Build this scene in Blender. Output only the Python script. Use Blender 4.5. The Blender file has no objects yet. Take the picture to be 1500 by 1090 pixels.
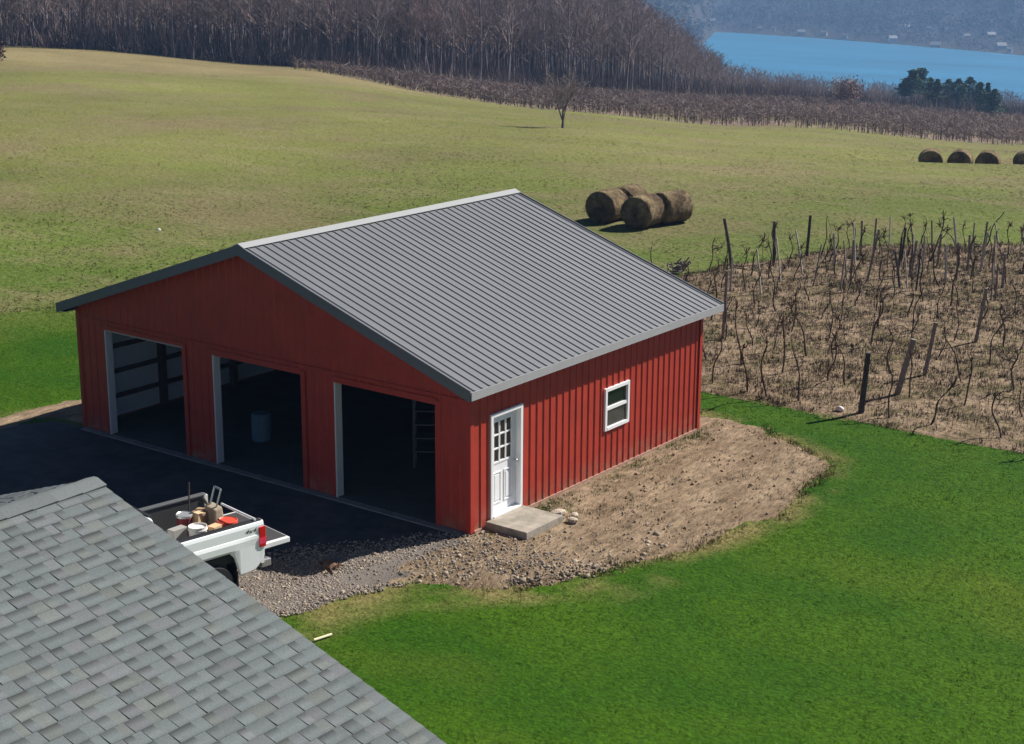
import bpy, math, random
import numpy as np
from mathutils import Vector, Matrix
rng = np.random.default_rng(7); random.seed(7)
SC = bpy.context.scene; COL = SC.collection
# ------------------------------------------------------------------ camera, sky, sun, exposure
CAM = np.array([17.7268, -22.535, 11.04]); YAW, PITCH, ROLL, FPX = .6394, .2655, .0054, 2346.26
cd = bpy.data.cameras.new('camera'); cam = bpy.data.objects.new('camera', cd); COL.objects.link(cam)
cd.sensor_width = 36; cd.lens = 36*FPX/1500; cd.clip_start = .5; cd.clip_end = 9000
cy_, sy_ = math.cos(YAW), math.sin(YAW); cp_, sp_ = math.cos(PITCH), math.sin(PITCH)
_f = Vector((-sy_*cp_, cy_*cp_, -sp_)); _r = Vector((cy_, sy_, 0)); _u = _r.cross(_f)
_r2 = _r*math.cos(ROLL)+_u*math.sin(ROLL); _u2 = _u*math.cos(ROLL)-_r*math.sin(ROLL)
m = Matrix((( _r2.x, _u2.x, -_f.x, CAM[0]), (_r2.y, _u2.y, -_f.y, CAM[1]), (_r2.z, _u2.z, -_f.z, CAM[2]), (0, 0, 0, 1)))
cam.matrix_world = m; SC.camera = cam
SUN = Vector((.45, 1.05, 1.0)).normalized()
wd = bpy.data.worlds.new('World'); SC.world = wd; wd.use_nodes = True
nt = wd.node_tree; bg = nt.nodes['Background']; sk = nt.nodes.new('ShaderNodeTexSky')
sk.sky_type = 'NISHITA'; sk.sun_disc = False; sk.sun_elevation = math.asin(SUN.z); sk.sun_rotation = math.atan2(SUN.x, SUN.y)
sk.air_density = .55; sk.dust_density = .2; sk.ozone_density = 2.5; sk.altitude = 4000
nt.links.new(sk.outputs[0], bg.inputs[0]); bg.inputs[1].default_value = .05
sl = bpy.data.lights.new('sun', 'SUN'); sl.energy = 5.0; sl.angle = math.radians(.5); sl.color = (1, .94, .86)
so = bpy.data.objects.new('sun', sl); COL.objects.link(so); so.rotation_euler = (-SUN).to_track_quat('-Z', 'Y').to_euler(); so.location = (0, 0, 60)
vs = SC.view_settings; vs.view_transform = 'Standard'; vs.look = 'None'; vs.exposure = .85; vs.gamma = 1; vs.use_curve_mapping = False
# ------------------------------------------------------------------ helpers
FH = np.array([-sy_, cy_]); RH = np.array([cy_, sy_]); TP = math.tan(PITCH); KU = FPX/.991

def tau(v):
    q = (np.asarray(v, float)-545)/FPX
    return (q+TP)/(1-q*TP)

def at_polar(u, D):            # a ground point D metres ahead of the viewpoint, in the direction of a bearing
    t = (np.asarray(u, float)-750)/KU
    return CAM[0]+FH[0]*D+RH[0]*D*t, CAM[1]+FH[1]*D+RH[1]*D*t

def hash2(ix, iy, s):
    h = (ix.astype(np.int64)*374761393+iy.astype(np.int64)*668265263+s*1442695041) & 0x7fffffff
    h = ((h ^ (h >> 13))*1274126177) & 0x7fffffff
    return ((h ^ (h >> 16)) & 0xffff)/65535.

def vnoise(x, y, s=0):
    x = np.asarray(x, float); y = np.asarray(y, float)
    ix = np.floor(x); iy = np.floor(y); fx = x-ix; fy = y-iy
    fx = fx*fx*(3-2*fx); fy = fy*fy*(3-2*fy)
    a = hash2(ix, iy, s); b = hash2(ix+1, iy, s); c = hash2(ix, iy+1, s); d = hash2(ix+1, iy+1, s)
    return (a*(1-fx)+b*fx)*(1-fy)+(c*(1-fx)+d*fx)*fy

def fbm(x, y, s=0, o=4):
    r = 0; a = .5
    for k in range(o):
        r = r+a*(vnoise(x*2**k, y*2**k, s+k)-.5); a *= .55
    return r

def sdf(px, py, poly):         # signed distance to a polygon, positive inside
    px = np.asarray(px, float); py = np.asarray(py, float)
    d = np.full(px.shape, 1e18); ins = np.zeros(px.shape, bool); n = len(poly)
    for i in range(n):
        ax, ay = poly[i]; bx, by = poly[(i+1) % n]; ex, ey = bx-ax, by-ay
        wx, wy = px-ax, py-ay; t = np.clip((wx*ex+wy*ey)/(ex*ex+ey*ey+1e-12), 0, 1)
        d = np.minimum(d, (wx-ex*t)**2+(wy-ey*t)**2)
        c = ((ay > py) != (by > py)) & (px < (bx-ax)*(py-ay)/((by-ay) if by != ay else 1e-12)+ax)
        ins ^= c
    return np.where(ins, 1, -1)*np.sqrt(d)

# terrain: heights along bearings, flat around the barn, rolling down to the lake
TT = np.array([-.3085, -.144, .0206, .144, .3085])
TD = np.array([0, 60, 75, 88, 100, 150, 200, 260, 330, 420, 600, 1000, 1350])
TZ = np.array([[0, 0, 0, 0, 0, -1, -2.5, -4, -7, -12, -30, -85, -110],
               [0, 0, 0, 0, -.2, -2, -4.7, -7.5, -12, -20, -40, -90, -110],
               [0, 0, 0, -.2, -.8, -4.6, -8.2, -12.5, -18, -28, -52, -95, -110],
               [0, 0, 0, -.5, -1.4, -6, -10, -14.2, -21, -34, -62, -98, -110],
               [0, 0, 0, -.9, -2.05, -7.7, -12.2, -16.9, -24, -37, -66, -100, -110]])

def ground(x, y):
    x = np.asarray(x, float); y = np.asarray(y, float)
    rx, ry = x-CAM[0], y-CAM[1]; fw = rx*FH[0]+ry*FH[1]; la = rx*RH[0]+ry*RH[1]
    r = np.hypot(fw, la); az = np.clip(np.arctan2(la, fw), -.33, .33); t = np.tan(az); D0 = r*np.cos(az)
    z = 0
    for k, w in ((.93, .25), (1, .5), (1.07, .25)):
        D = np.clip(D0*k, 0, 1349)
        cols = np.stack([np.interp(D, TD, TZ[i]) for i in range(5)])
        ti = np.clip(t, TT[0], TT[-1]); i = np.clip(np.searchsorted(TT, ti)-1, 0, 3)
        f = (ti-TT[i])/(TT[i+1]-TT[i]); f = f*f*(3-2*f)*.5+f*.5
        z = z+w*(np.take_along_axis(cols, i[None], 0)[0]*(1-f)+np.take_along_axis(cols, (i+1)[None], 0)[0]*f) if cols.ndim > 1 else z+w*(cols[i]*(1-f)+cols[i+1]*f)
    # shallow swale that hides the feet of the far bales
    k = np.clip((D0-70)/60, 0, 1)
    z = z+fbm(x/22, y/22, 3, 2)*1.1*k
    sw = np.exp(-((D0-95)/2.6)**2)*np.clip((t-.21)/.03, 0, 1)
    return z-.72*sw

def link(o, parent=None):
    COL.objects.link(o)
    if parent is not None: o.parent = parent
    return o

def np_obj(name, V, F, mat, parent=None, col=None, smooth=False):
    V = np.asarray(V, np.float32); F = np.asarray(F, np.int32); k = F.shape[1]
    me = bpy.data.meshes.new(name); me.vertices.add(len(V)); me.vertices.foreach_set('co', V.ravel())
    me.loops.add(F.size); me.loops.foreach_set('vertex_index', F.ravel())
    me.polygons.add(len(F)); me.polygons.foreach_set('loop_start', np.arange(0, F.size, k, dtype=np.int32))
    me.polygons.foreach_set('loop_total', np.full(len(F), k, np.int32))
    if smooth: me.polygons.foreach_set('use_smooth', np.ones(len(F), bool))
    if col is not None:
        c = np.ones((len(V), 4), np.float32); c[:, :3] = col
        at = me.attributes.new('col', 'FLOAT_COLOR', 'POINT'); at.data.foreach_set('color', c.ravel())
    me.update(calc_edges=True); me.validate()
    if mat: me.materials.append(mat)
    return link(bpy.data.objects.new(name, me), parent)

class MB:
    def __init__(s): s.v = []; s.f = []; s.mi = []
    def add(s, vs, fs, mi=0):
        b = len(s.v); s.v += [tuple(p) for p in vs]; s.f += [tuple(i+b for i in f) for f in fs]; s.mi += [mi]*len(fs); return s
    def box(s, a, b, mi=0):
        (x0, y0, z0), (x1, y1, z1) = a, b
        x0, x1 = min(x0, x1), max(x0, x1); y0, y1 = min(y0, y1), max(y0, y1); z0, z1 = min(z0, z1), max(z0, z1)
        return s.add([(x0, y0, z0), (x1, y0, z0), (x1, y1, z0), (x0, y1, z0), (x0, y0, z1), (x1, y0, z1), (x1, y1, z1), (x0, y1, z1)],
                     [(0, 3, 2, 1), (4, 5, 6, 7), (0, 1, 5, 4), (1, 2, 6, 5), (2, 3, 7, 6), (3, 0, 4, 7)], mi)
    def hexa(s, p, mi=0):      # 8 corners, order as box
        return s.add(p, [(0, 3, 2, 1), (4, 5, 6, 7), (0, 1, 5, 4), (1, 2, 6, 5), (2, 3, 7, 6), (3, 0, 4, 7)], mi)
    def tube(s, pts, rad, n=6, mi=0, caps=True):
        P = [Vector(p) for p in pts]; R = rad if isinstance(rad, (list, tuple)) else [rad]*len(P); vs = []; fs = []
        for i, p in enumerate(P):
            d = (P[min(i+1, len(P)-1)]-P[max(i-1, 0)]).normalized(); a = d.orthogonal().normalized() if abs(d.z) > .9 else d.cross(Vector((0, 0, 1))).normalized()
            if abs(d.z) > .9: a = d.cross(Vector((0, 1, 0))).normalized()
            b = d.cross(a)
            for k in range(n):
                t = 2*math.pi*k/n; vs.append(p+(a*math.cos(t)+b*math.sin(t))*R[i])
        for i in range(len(P)-1):
            for k in range(n):
                fs.append((i*n+k, i*n+(k+1) % n, (i+1)*n+(k+1) % n, (i+1)*n+k))
        if caps: fs.append(tuple(range(n-1, -1, -1))); fs.append(tuple(range((len(P)-1)*n, len(P)*n)))
        return s.add(vs, fs, mi)
    def lathe(s, prof, c=(0, 0, 0), n=20, mi=0, axis='z'):
        vs = []; fs = []
        for r, h in prof:
            for k in range(n):
                t = 2*math.pi*k/n; q = (r*math.cos(t), r*math.sin(t), h)
                if axis == 'y': q = (q[0], q[2], q[1])
                if axis == 'x': q = (q[2], q[0], q[1])
                vs.append((q[0]+c[0], q[1]+c[1], q[2]+c[2]))
        for i in range(len(prof)-1):
            for k in range(n): fs.append((i*n+k, i*n+(k+1) % n, (i+1)*n+(k+1) % n, (i+1)*n+k))
        fs.append(tuple(range(n-1, -1, -1))); fs.append(tuple(range((len(prof)-1)*n, len(prof)*n)))
        return s.add(vs, fs, mi)
    def obj(s, name, mats, parent=None, smooth=False, bevel=0):
        me = bpy.data.meshes.new(name); me.from_pydata(s.v, [], s.f)
        mats = mats if isinstance(mats, (list, tuple)) else [mats]
        for q in mats: me.materials.append(q)
        if len(mats) > 1: me.polygons.foreach_set('material_index', s.mi)
        if smooth: me.polygons.foreach_set('use_smooth', [True]*len(me.polygons))
        me.update(); o = link(bpy.data.objects.new(name, me), parent)
        if bevel:
            b = o.modifiers.new('bevel', 'BEVEL'); b.width = bevel; b.segments = 2; b.limit_method = 'ANGLE'
        return o

def tag(o, label, cat, group=None, kind=None):
    o['label'] = label; o['category'] = cat
    if group: o['group'] = group
    if kind: o['kind'] = kind
    return o

def empty(name, loc=(0, 0, 0), rz=0):
    o = bpy.data.objects.new(name, None); o.location = loc; o.rotation_euler = (0, 0, rz); o.empty_display_size = .3
    return link(o)

def struct(o): o['kind'] = 'structure'; return o

def copy_tree(o, parent=None):
    c = o.copy(); COL.objects.link(c)
    if parent is not None: c.parent = parent
    for ch in list(o.children): copy_tree(ch, c)
    return c

# ------------------------------------------------------------------ materials
def mat(name, col, rough=.7, metal=0, spec=.5, var=.0, vscale=5., bump=0., bscale=40., attr=False, col2=None, scale2=1.2, detail=5, stretch=None, trans=0, coat=0, lo=.4, hi=.62):
    M = bpy.data.materials.new(name); M.use_nodes = True; N = M.node_tree.nodes; L = M.node_tree.links; B = N['Principled BSDF']
    B.inputs['Roughness'].default_value = rough; B.inputs['Metallic'].default_value = metal
    B.inputs['Specular IOR Level'].default_value = spec; B.inputs['Base Color'].default_value = (*col, 1)
    if coat: B.inputs['Coat Weight'].default_value = coat
    tc = N.new('ShaderNodeNewGeometry' if not stretch else 'ShaderNodeTexCoord'); pos = tc.outputs['Position'] if not stretch else tc.outputs['Object']
    if stretch:
        mp = N.new('ShaderNodeMapping'); mp.inputs['Scale'].default_value = stretch; L.new(pos, mp.inputs[0]); pos = mp.outputs[0]
    out = None
    if attr:
        a = N.new('ShaderNodeAttribute'); a.attribute_name = 'col'; out = a.outputs['Color']
    if col2 is not None:
        n = N.new('ShaderNodeTexNoise'); n.inputs['Scale'].default_value = scale2; n.inputs['Detail'].default_value = detail; L.new(pos, n.inputs['Vector'])
        r = N.new('ShaderNodeMapRange'); r.inputs[1].default_value = lo; r.inputs[2].default_value = hi; L.new(n.outputs[0], r.inputs[0])
        x = N.new('ShaderNodeMix'); x.data_type = 'RGBA'; x.inputs[6].default_value = (*col, 1); x.inputs[7].default_value = (*col2, 1)
        if out is not None: L.new(out, x.inputs[6])
        L.new(r.outputs[0], x.inputs[0]); out = x.outputs[2]
    if var:
        n = N.new('ShaderNodeTexNoise'); n.inputs['Scale'].default_value = vscale; n.inputs['Detail'].default_value = 6; n.inputs['Roughness'].default_value = .65; L.new(pos, n.inputs['Vector'])
        r = N.new('ShaderNodeMapRange'); r.inputs[1].default_value = .3; r.inputs[2].default_value = .7; r.inputs[3].default_value = 1-var; r.inputs[4].default_value = 1+var; L.new(n.outputs[0], r.inputs[0])
        x = N.new('ShaderNodeMix'); x.data_type = 'RGBA'; x.blend_type = 'MULTIPLY'; x.inputs[0].default_value = 1; x.inputs[6].default_value = (*col, 1)
        if out is not None: L.new(out, x.inputs[6])
        L.new(r.outputs[0], x.inputs[7]); out = x.outputs[2]
    if out is not None: L.new(out, B.inputs['Base Color'])
    if bump:
        n = N.new('ShaderNodeTexNoise'); n.inputs['Scale'].default_value = bscale; n.inputs['Detail'].default_value = 5; L.new(pos, n.inputs['Vector'])
        b = N.new('ShaderNodeBump'); b.inputs['Strength'].default_value = 1; b.inputs['Distance'].default_value = bump; L.new(n.outputs[0], b.inputs['Height']); L.new(b.outputs[0], B.inputs['Normal'])
    return M

M_red = mat('red_metal', (.37, .036, .020), .5, 0, .35, var=.14, vscale=2.2, bump=.006, bscale=3)
M_redtrim = mat('red_trim', (.37, .036, .020), .5, 0, .35, var=.06, vscale=2)
M_roof = mat('grey_metal_roof', (.147, .153, .164), .45, 0, .5, var=.06, vscale=.8, bump=.0015, bscale=6)
M_trim = mat('dark_grey_trim', (.115, .12, .13), .45, 0, .4, var=.05)
M_fascia = mat('grey_fascia', (.33, .33, .34), .5, 0, .4, var=.05)
M_white = mat('white_paint', (.78, .79, .80), .45, 0, .4, var=.03, vscale=3)
M_liner = mat('pale_panel_back', (.55, .62, .66), .55, 0, .3, var=.06, vscale=2)
M_wood = mat('raw_timber', (.085, .07, .058), .8, 0, .2, var=.2, vscale=6)
M_conc = mat('concrete', (.34, .30, .25), .9, 0, .2, var=.18, vscale=9, bump=.006, bscale=50, col2=(.24, .22, .18), scale2=3)
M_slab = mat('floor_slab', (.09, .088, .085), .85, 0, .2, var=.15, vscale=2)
M_glass = mat('window_glass', (.012, .016, .015), .06, 0, .7)
M_black = mat('black_plastic', (.012, .013, .015), .55)
M_rubber = mat('tyre_rubber', (.018, .018, .019), .85)
M_rim = mat('grey_rim', (.35, .36, .36), .4, .6)
M_truck = mat('silver_white_car_paint', (.80, .83, .83), .3, 0, .5, coat=.6)
M_liner2 = mat('bed_liner', (.035, .036, .038), .75, bump=.002, bscale=90)
M_greyp = mat('grey_rail_plastic', (.10, .105, .11), .45)
M_red2 = mat('red_plastic', (.55, .02, .02), .3)
M_chrome = mat('chrome', (.5, .5, .52), .38, .8)
M_lens = mat('tail_lens', (.55, .006, .014), .15, coat=.5)
M_field = None

def add_dust(M, z0, z1, col, amt):
    N = M.node_tree.nodes; L = M.node_tree.links; B = N['Principled BSDF']; g = N.new('ShaderNodeNewGeometry'); sp = N.new('ShaderNodeSeparateXYZ'); L.new(g.outputs['Position'], sp.inputs[0])
    a = N.new('ShaderNodeMapRange'); a.inputs[1].default_value = z1; a.inputs[2].default_value = z0; L.new(sp.outputs[2], a.inputs[0])
    n = N.new('ShaderNodeTexNoise'); n.inputs['Scale'].default_value = 5; n.inputs['Detail'].default_value = 6; L.new(g.outputs['Position'], n.inputs['Vector'])
    b = N.new('ShaderNodeMapRange'); b.inputs[1].default_value = .35; b.inputs[2].default_value = .7; b.inputs[4].default_value = amt; L.new(n.outputs[0], b.inputs[0])
    m_ = N.new('ShaderNodeMath'); m_.operation = 'MULTIPLY'; L.new(a.outputs[0], m_.inputs[0]); L.new(b.outputs[0], m_.inputs[1])
    x = N.new('ShaderNodeMix'); x.data_type = 'RGBA'; x.inputs[7].default_value = (*col, 1); L.new(B.inputs['Base Color'].links[0].from_socket, x.inputs[6]); L.new(m_.outputs[0], x.inputs[0]); L.new(x.outputs[2], B.inputs['Base Color'])
add_dust(M_red, .05, .55, (.26, .17, .11), .75)
# ------------------------------------------------------------------ terrain
def ground_mat():
    M = bpy.data.materials.new('field_grass'); M.use_nodes = True; N = M.node_tree.nodes; L = M.node_tree.links; B = N['Principled BSDF']
    B.inputs['Roughness'].default_value = .95; B.inputs['Specular IOR Level'].default_value = .1
    g = N.new('ShaderNodeNewGeometry')
    at = N.new('ShaderNodeAttribute'); at.attribute_name = 'col'
    def noise(sc, det=5, rough=.6, vec=None):
        n = N.new('ShaderNodeTexNoise'); n.inputs['Scale'].default_value = sc; n.inputs['Detail'].default_value = det; n.inputs['Roughness'].default_value = rough
        L.new(vec or g.outputs['Position'], n.inputs['Vector']); return n.outputs[0]
    def ramp(x, a, b, c=0, d=1):
        r = N.new('ShaderNodeMapRange'); r.inputs[1].default_value = a; r.inputs[2].default_value = b; r.inputs[3].default_value = c; r.inputs[4].default_value = d; L.new(x, r.inputs[0]); return r.outputs[0]
    def mix(f, a, b, blend='MIX'):
        x = N.new('ShaderNodeMix'); x.data_type = 'RGBA'; x.blend_type = blend
        for k, q in ((0, f), (6, a), (7, b)):
            if isinstance(q, (int, float)): x.inputs[k].default_value = q
            elif isinstance(q, tuple): x.inputs[k].default_value = (*q, 1)
            else: L.new(q, x.inputs[k])
        return x.outputs[2]
    mp = N.new('ShaderNodeMapping'); mp.inputs['Rotation'].default_value = (0, 0, math.radians(-30)); mp.inputs['Scale'].default_value = (.35, 1.6, 1); L.new(g.outputs['Position'], mp.inputs[0])
    c = at.outputs['Color']
    c = mix(ramp(noise(.075, 8, .68), .46, .62, 0, .85), c, (.165, .135, .068))              # dry patches
    c = mix(ramp(noise(.30, 8, .75, mp.outputs[0]), .5, .66, 0, .8), c, (.185, .165, .078))    # straw streaks
    c = mix(ramp(noise(.9, 6, .7), .56, .75, 0, .55), c, (.055, .078, .022))                # lusher tufts
    c = mix(1, c, ramp(noise(5, 8, .75), .3, .7, .62, 1.38), 'MULTIPLY')
    c = mix(1, c, ramp(noise(.05, 5, .6), .3, .7, .80, 1.25), 'MULTIPLY')
    L.new(c, B.inputs['Base Color'])
    b = N.new('ShaderNodeBump'); b.inputs['Distance'].default_value = .12; b.inputs['Strength'].default_value = .8; L.new(noise(3.5, 8, .7), b.inputs['Height']); L.new(b.outputs[0], B.inputs['Normal'])
    return M

rr = np.concatenate([[.01], np.linspace(4, 130, 110), np.geomspace(133, 1400, 90)])
aa = np.concatenate([np.linspace(-.5, .5, 130), np.linspace(.55, 2*math.pi-.55, 60)])
A_, R_ = np.meshgrid(aa, rr)
gx = CAM[0]+R_*(FH[0]*np.cos(A_)+RH[0]*np.sin(A_)); gy = CAM[1]+R_*(FH[1]*np.cos(A_)+RH[1]*np.sin(A_)); gz = ground(gx.ravel(), gy.ravel()).reshape(gx.shape)
nr, na = gx.shape; idx = np.arange(nr*na).reshape(nr, na)
F = np.stack([idx[:-1, :], np.roll(idx, -1, 1)[:-1, :], np.roll(idx, -1, 1)[1:, :], idx[1:, :]], -1).reshape(-1, 4)
near = np.clip((R_-52)/38, 0, 1)
dry = np.clip((R_-150)/28, 0, 1)*np.clip((.05-np.tan(np.clip(A_, -.5, .5)))/.15, 0, 1)
cg = np.array([.078, .122, .018]); co = np.array([.150, .156, .044]); ct = np.array([.225, .175, .09])
gc = cg+(co-cg)*near[..., None]; gc = gc+(ct-gc)*(dry*.8)[..., None]
struct(np_obj('field', np.stack([gx, gy, gz], -1).reshape(-1, 3), F[:, ::-1], ground_mat(), col=gc.reshape(-1, 3), smooth=True))

# sheets lying on the field: their edges dip under the grass along a ragged line
VINE = [(-9.4, 11.45), (40, 11.45), (40, 52), (-2, 36.6), (-6.9, 32), (-8.5, 27.3), (-9.5, 24)]
LAWN = [(-60, -3), (-24, 4.6), (-20.5, 8.2), (-10, 15), (-9.4, 11.6), (40, 11.6), (40, -40), (-60, -40)]
DIRT = [(-.2, -.5), (-.2, .25), (-1.5, .5), (-1.5, 9.6), (1.0, 9.5), (3.4, 8.3), (4.0, 6.5), (4.15, 4.7), (3.8, 2.4), (3.4, 1.1), (3.1, -.3), (2.5, -1.3), (1.4, -2.05), (.5, -2.6), (0, -3.3), (-.6, -3.2)]
DIRT2 = [(-11.0, 1.9), (-13.3, 2.1), (-13.75, 1.2), (-13.7, -3), (-13.8, -9), (-12.7, -9), (-12.6, -.2), (-11.2, .1)]
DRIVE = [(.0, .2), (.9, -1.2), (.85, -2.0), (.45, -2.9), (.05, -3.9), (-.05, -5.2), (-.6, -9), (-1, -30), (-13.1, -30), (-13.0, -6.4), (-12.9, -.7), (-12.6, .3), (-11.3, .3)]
def sheet(name, poly, top, res, edge, ew, mtl, bumpf=None, lim=None, col=None):
    P = np.array(poly); x0, y0 = P.min(0)-.4; x1, y1 = P.max(0)+.4
    if lim: x0, x1, y0, y1 = max(x0, lim[0]), min(x1, lim[1]), max(y0, lim[2]), min(y1, lim[3])
    X, Y = np.meshgrid(np.arange(x0, x1, res), np.arange(y0, y1, res)); s = sdf(X, Y, poly)
    s = s+fbm(X/1.1, Y/1.1, 11, 5)*edge
    Z = np.clip(s*top/ew, -.05, top) if name != 'driveway' else np.clip(s*top/ew, -.05, top)
    if bumpf is not None: Z = Z+bumpf(X, Y, np.clip(s, 0, 3))
    if name == 'bare_earth': Z = np.where(s > .08, np.maximum(Z, .024), Z)
    Z = Z+ground(X.ravel(), Y.ravel()).reshape(X.shape)
    k = (s > -.25); i = np.arange(X.size).reshape(X.shape)
    q = k[:-1, :-1] & k[1:, :-1] & k[:-1, 1:] & k[1:, 1:]
    Fq = np.stack([i[:-1, :-1][q], i[:-1, 1:][q], i[1:, 1:][q], i[1:, :-1][q]], -1)
    V = np.stack([X, Y, Z], -1).reshape(-1, 3)
    u, inv = np.unique(Fq, return_inverse=True)
    return struct(np_obj(name, V[u], inv.reshape(Fq.shape), mtl, smooth=True, col=None if col is None else col(V[u][:, 0], V[u][:, 1])))
def straw(X, Y):               # how dry the turf is beside the bare earth and the drive
    e = np.minimum(-sdf(X, Y, DIRT), -sdf(X, Y, DRIVE))
    return np.clip(1.3-e/(.5+.45*(Y < .5)), 0, 1)*np.clip(.40+fbm(X/.9, Y/.9, 67, 4)*3.2, 0, 1)*(Y < 10)
def lawn_col(X, Y):
    pt = np.clip(fbm(X/2.2, Y/1.5, 61, 5)*2.6+.5, 0, 1)[:, None]; yl = np.clip(fbm(X/3.5, Y/2.5, 66, 5)*4-.25, 0, 1)[:, None]; d = straw(X, Y)[:, None]
    c = np.array([.024, .076, .002])*(1-pt)+np.array([.041, .097, .003])*pt; c = c+(np.array([.095, .12, .012])-c)*yl*.4; c = c+(np.array([.21, .165, .07])-c)*d*.85
    f = np.clip(1.1-sdf(X, Y, LAWN)/3.2+fbm(X/2, Y/2, 64, 4)*1.2, 0, 1)[:, None]*(Y < 11.3)[:, None]*(X < -9)[:, None]
    return c+(np.array([.088, .125, .020])-c)*f
M_lawn = mat('lawn_turf', (.028, .083, .002), .95, 0, .1, var=.35, vscale=9, bump=.03, bscale=14, attr=True)
M_vg = mat('vineyard_soil', (.225, .165, .11), .95, 0, .1, var=.45, vscale=4, bump=.06, bscale=7, col2=(.12, .095, .05), scale2=.8, lo=.45, hi=.62)
M_dirt = mat('raw_earth', (.245, .182, .12), .95, 0, .1, var=.42, vscale=5, bump=.05, bscale=11, col2=(.165, .118, .075), scale2=1.1, stretch=(1.5, .5, 1))
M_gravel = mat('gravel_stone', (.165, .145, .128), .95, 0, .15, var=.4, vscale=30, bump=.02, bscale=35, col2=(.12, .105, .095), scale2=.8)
sheet('lawn', LAWN, .014, .2, 1.6, .5, M_lawn, None, (-45, 30, -32, 18), lawn_col)
sheet('vineyard_ground', VINE, .03, .22, 1.0, .3, M_vg, lambda X, Y, s: np.clip(s, 0, .5)*(.10*fbm(X/.9, Y/.5, 23, 4)+.05*fbm(X/3, Y/1, 21, 3)), (-10, 26, 11, 46))
M_shade_drive = mat('shade_dark_gravel', (.055, .056, .058), .9, 0, .2, var=.3, vscale=2.5, bump=.008, bscale=60, col2=(.085, .082, .08), scale2=.7)  # gravel drive coloured near-black, the barn's shade put into the base colour
LIT_GRAVEL = [(.0, .2), (.9, -1.2), (.85, -2.0), (.45, -2.9), (.05, -3.9), (-.05, -5.2), (-.6, -9), (-2.6, -9), (-2.5, -4.2), (-2.0, -2.7), (-.9, -1.5)]
sheet('driveway', DRIVE, .022, .16, .7, .4, M_shade_drive, lambda X, Y, s: .012*fbm(X/.8, Y/.8, 31, 3)*np.clip(s, 0, 1), (-22, 2, -18, 1))
sheet('lit_gravel', LIT_GRAVEL, .036, .10, .8, .4, M_gravel, lambda X, Y, s: .025*fbm(X/.6, Y/.6, 33, 3)*np.clip(s, 0, 1))  # sunlit side of the same gravel drive, kept in the lighter colour
def dirt_bump(X, Y, s):
    near_ = np.exp(-((Y+1.0)/1.1)**2)*np.exp(-((X-1.9)/1.0)**2)
    calm = np.clip((np.maximum(np.maximum(X-1.05, Y-1.65), .4-Y)-.02)/.35, 0, 1)*np.clip((X-.05)/.25+(Y < -.1), 0, 1)
    return calm*(np.clip(s, 0, .6)*(.10*fbm(X/1.3, Y/1.3, 41, 4)+.12*fbm(X/.4, Y/.25, 43, 4)*(.6+near_))+near_*.13*np.clip(s/.5, 0, 1))
    
sheet('bare_earth', DIRT, .03, .07, .9, .5, M_dirt, dirt_bump)
sheet('earth_strip', DIRT2, .04, .14, .8, .5, M_dirt, lambda X, Y, s: np.clip(s, 0, .5)*.12*fbm(X/.6, Y/.6, 47, 3))

# ------------------------------------------------------------------ lake, far shore
def shoreD(t): return np.interp(t, [-.4, .06, .112, .1234, .226, .3085, .6], [640, 700, 1500, 101/float(tau(45)), 101/float(tau(61)), 101/float(tau(77)), 900])
def hillz(D, t): d = D-shoreD(t); return -90.6+np.where(d < 0, d*.1, np.where(d < 140, d*.10, 14+(d-140)*.22))
tg = np.linspace(-.45, .55, 90); dg = np.concatenate([[-60, -10, 0, 20, 60, 140], np.linspace(220, 900, 16)])
T_, G_ = np.meshgrid(tg, dg); Dd = shoreD(T_)+G_
hx = CAM[0]+FH[0]*Dd+RH[0]*Dd*T_; hy = CAM[1]+FH[1]*Dd+RH[1]*Dd*T_; hz = hillz(Dd, T_)+fbm(hx/300, hy/300, 5, 3)*40*np.clip((G_-200)/400, 0, 1)
n0, n1 = hx.shape; i = np.arange(n0*n1).reshape(n0, n1)
Fh = np.stack([i[:-1, :-1], i[:-1, 1:], i[1:, 1:], i[1:, :-1]], -1).reshape(-1, 4)
M_hill = mat('far_hillside', (.036, .032, .030), .95, 0, .05, var=.4, vscale=.02, col2=(.06, .052, .04), scale2=.008)
struct(np_obj('far_hill', np.stack([hx, hy, hz], -1).reshape(-1, 3), Fh, M_hill, smooth=True))
M_lake = mat('lake_water', (.018, .17, .30), .35, 0, .5, var=.28, vscale=.8, bump=.25, bscale=30, stretch=(.004, .03, 1))
q = [at_polar(u, D) for u, D in ((-300, 600), (2100, 600), (2600, 2500), (-900, 2700))]
struct(np_obj('lake', [(x, y, -90) for x, y in q], [(0, 1, 2, 3)], M_lake))

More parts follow.
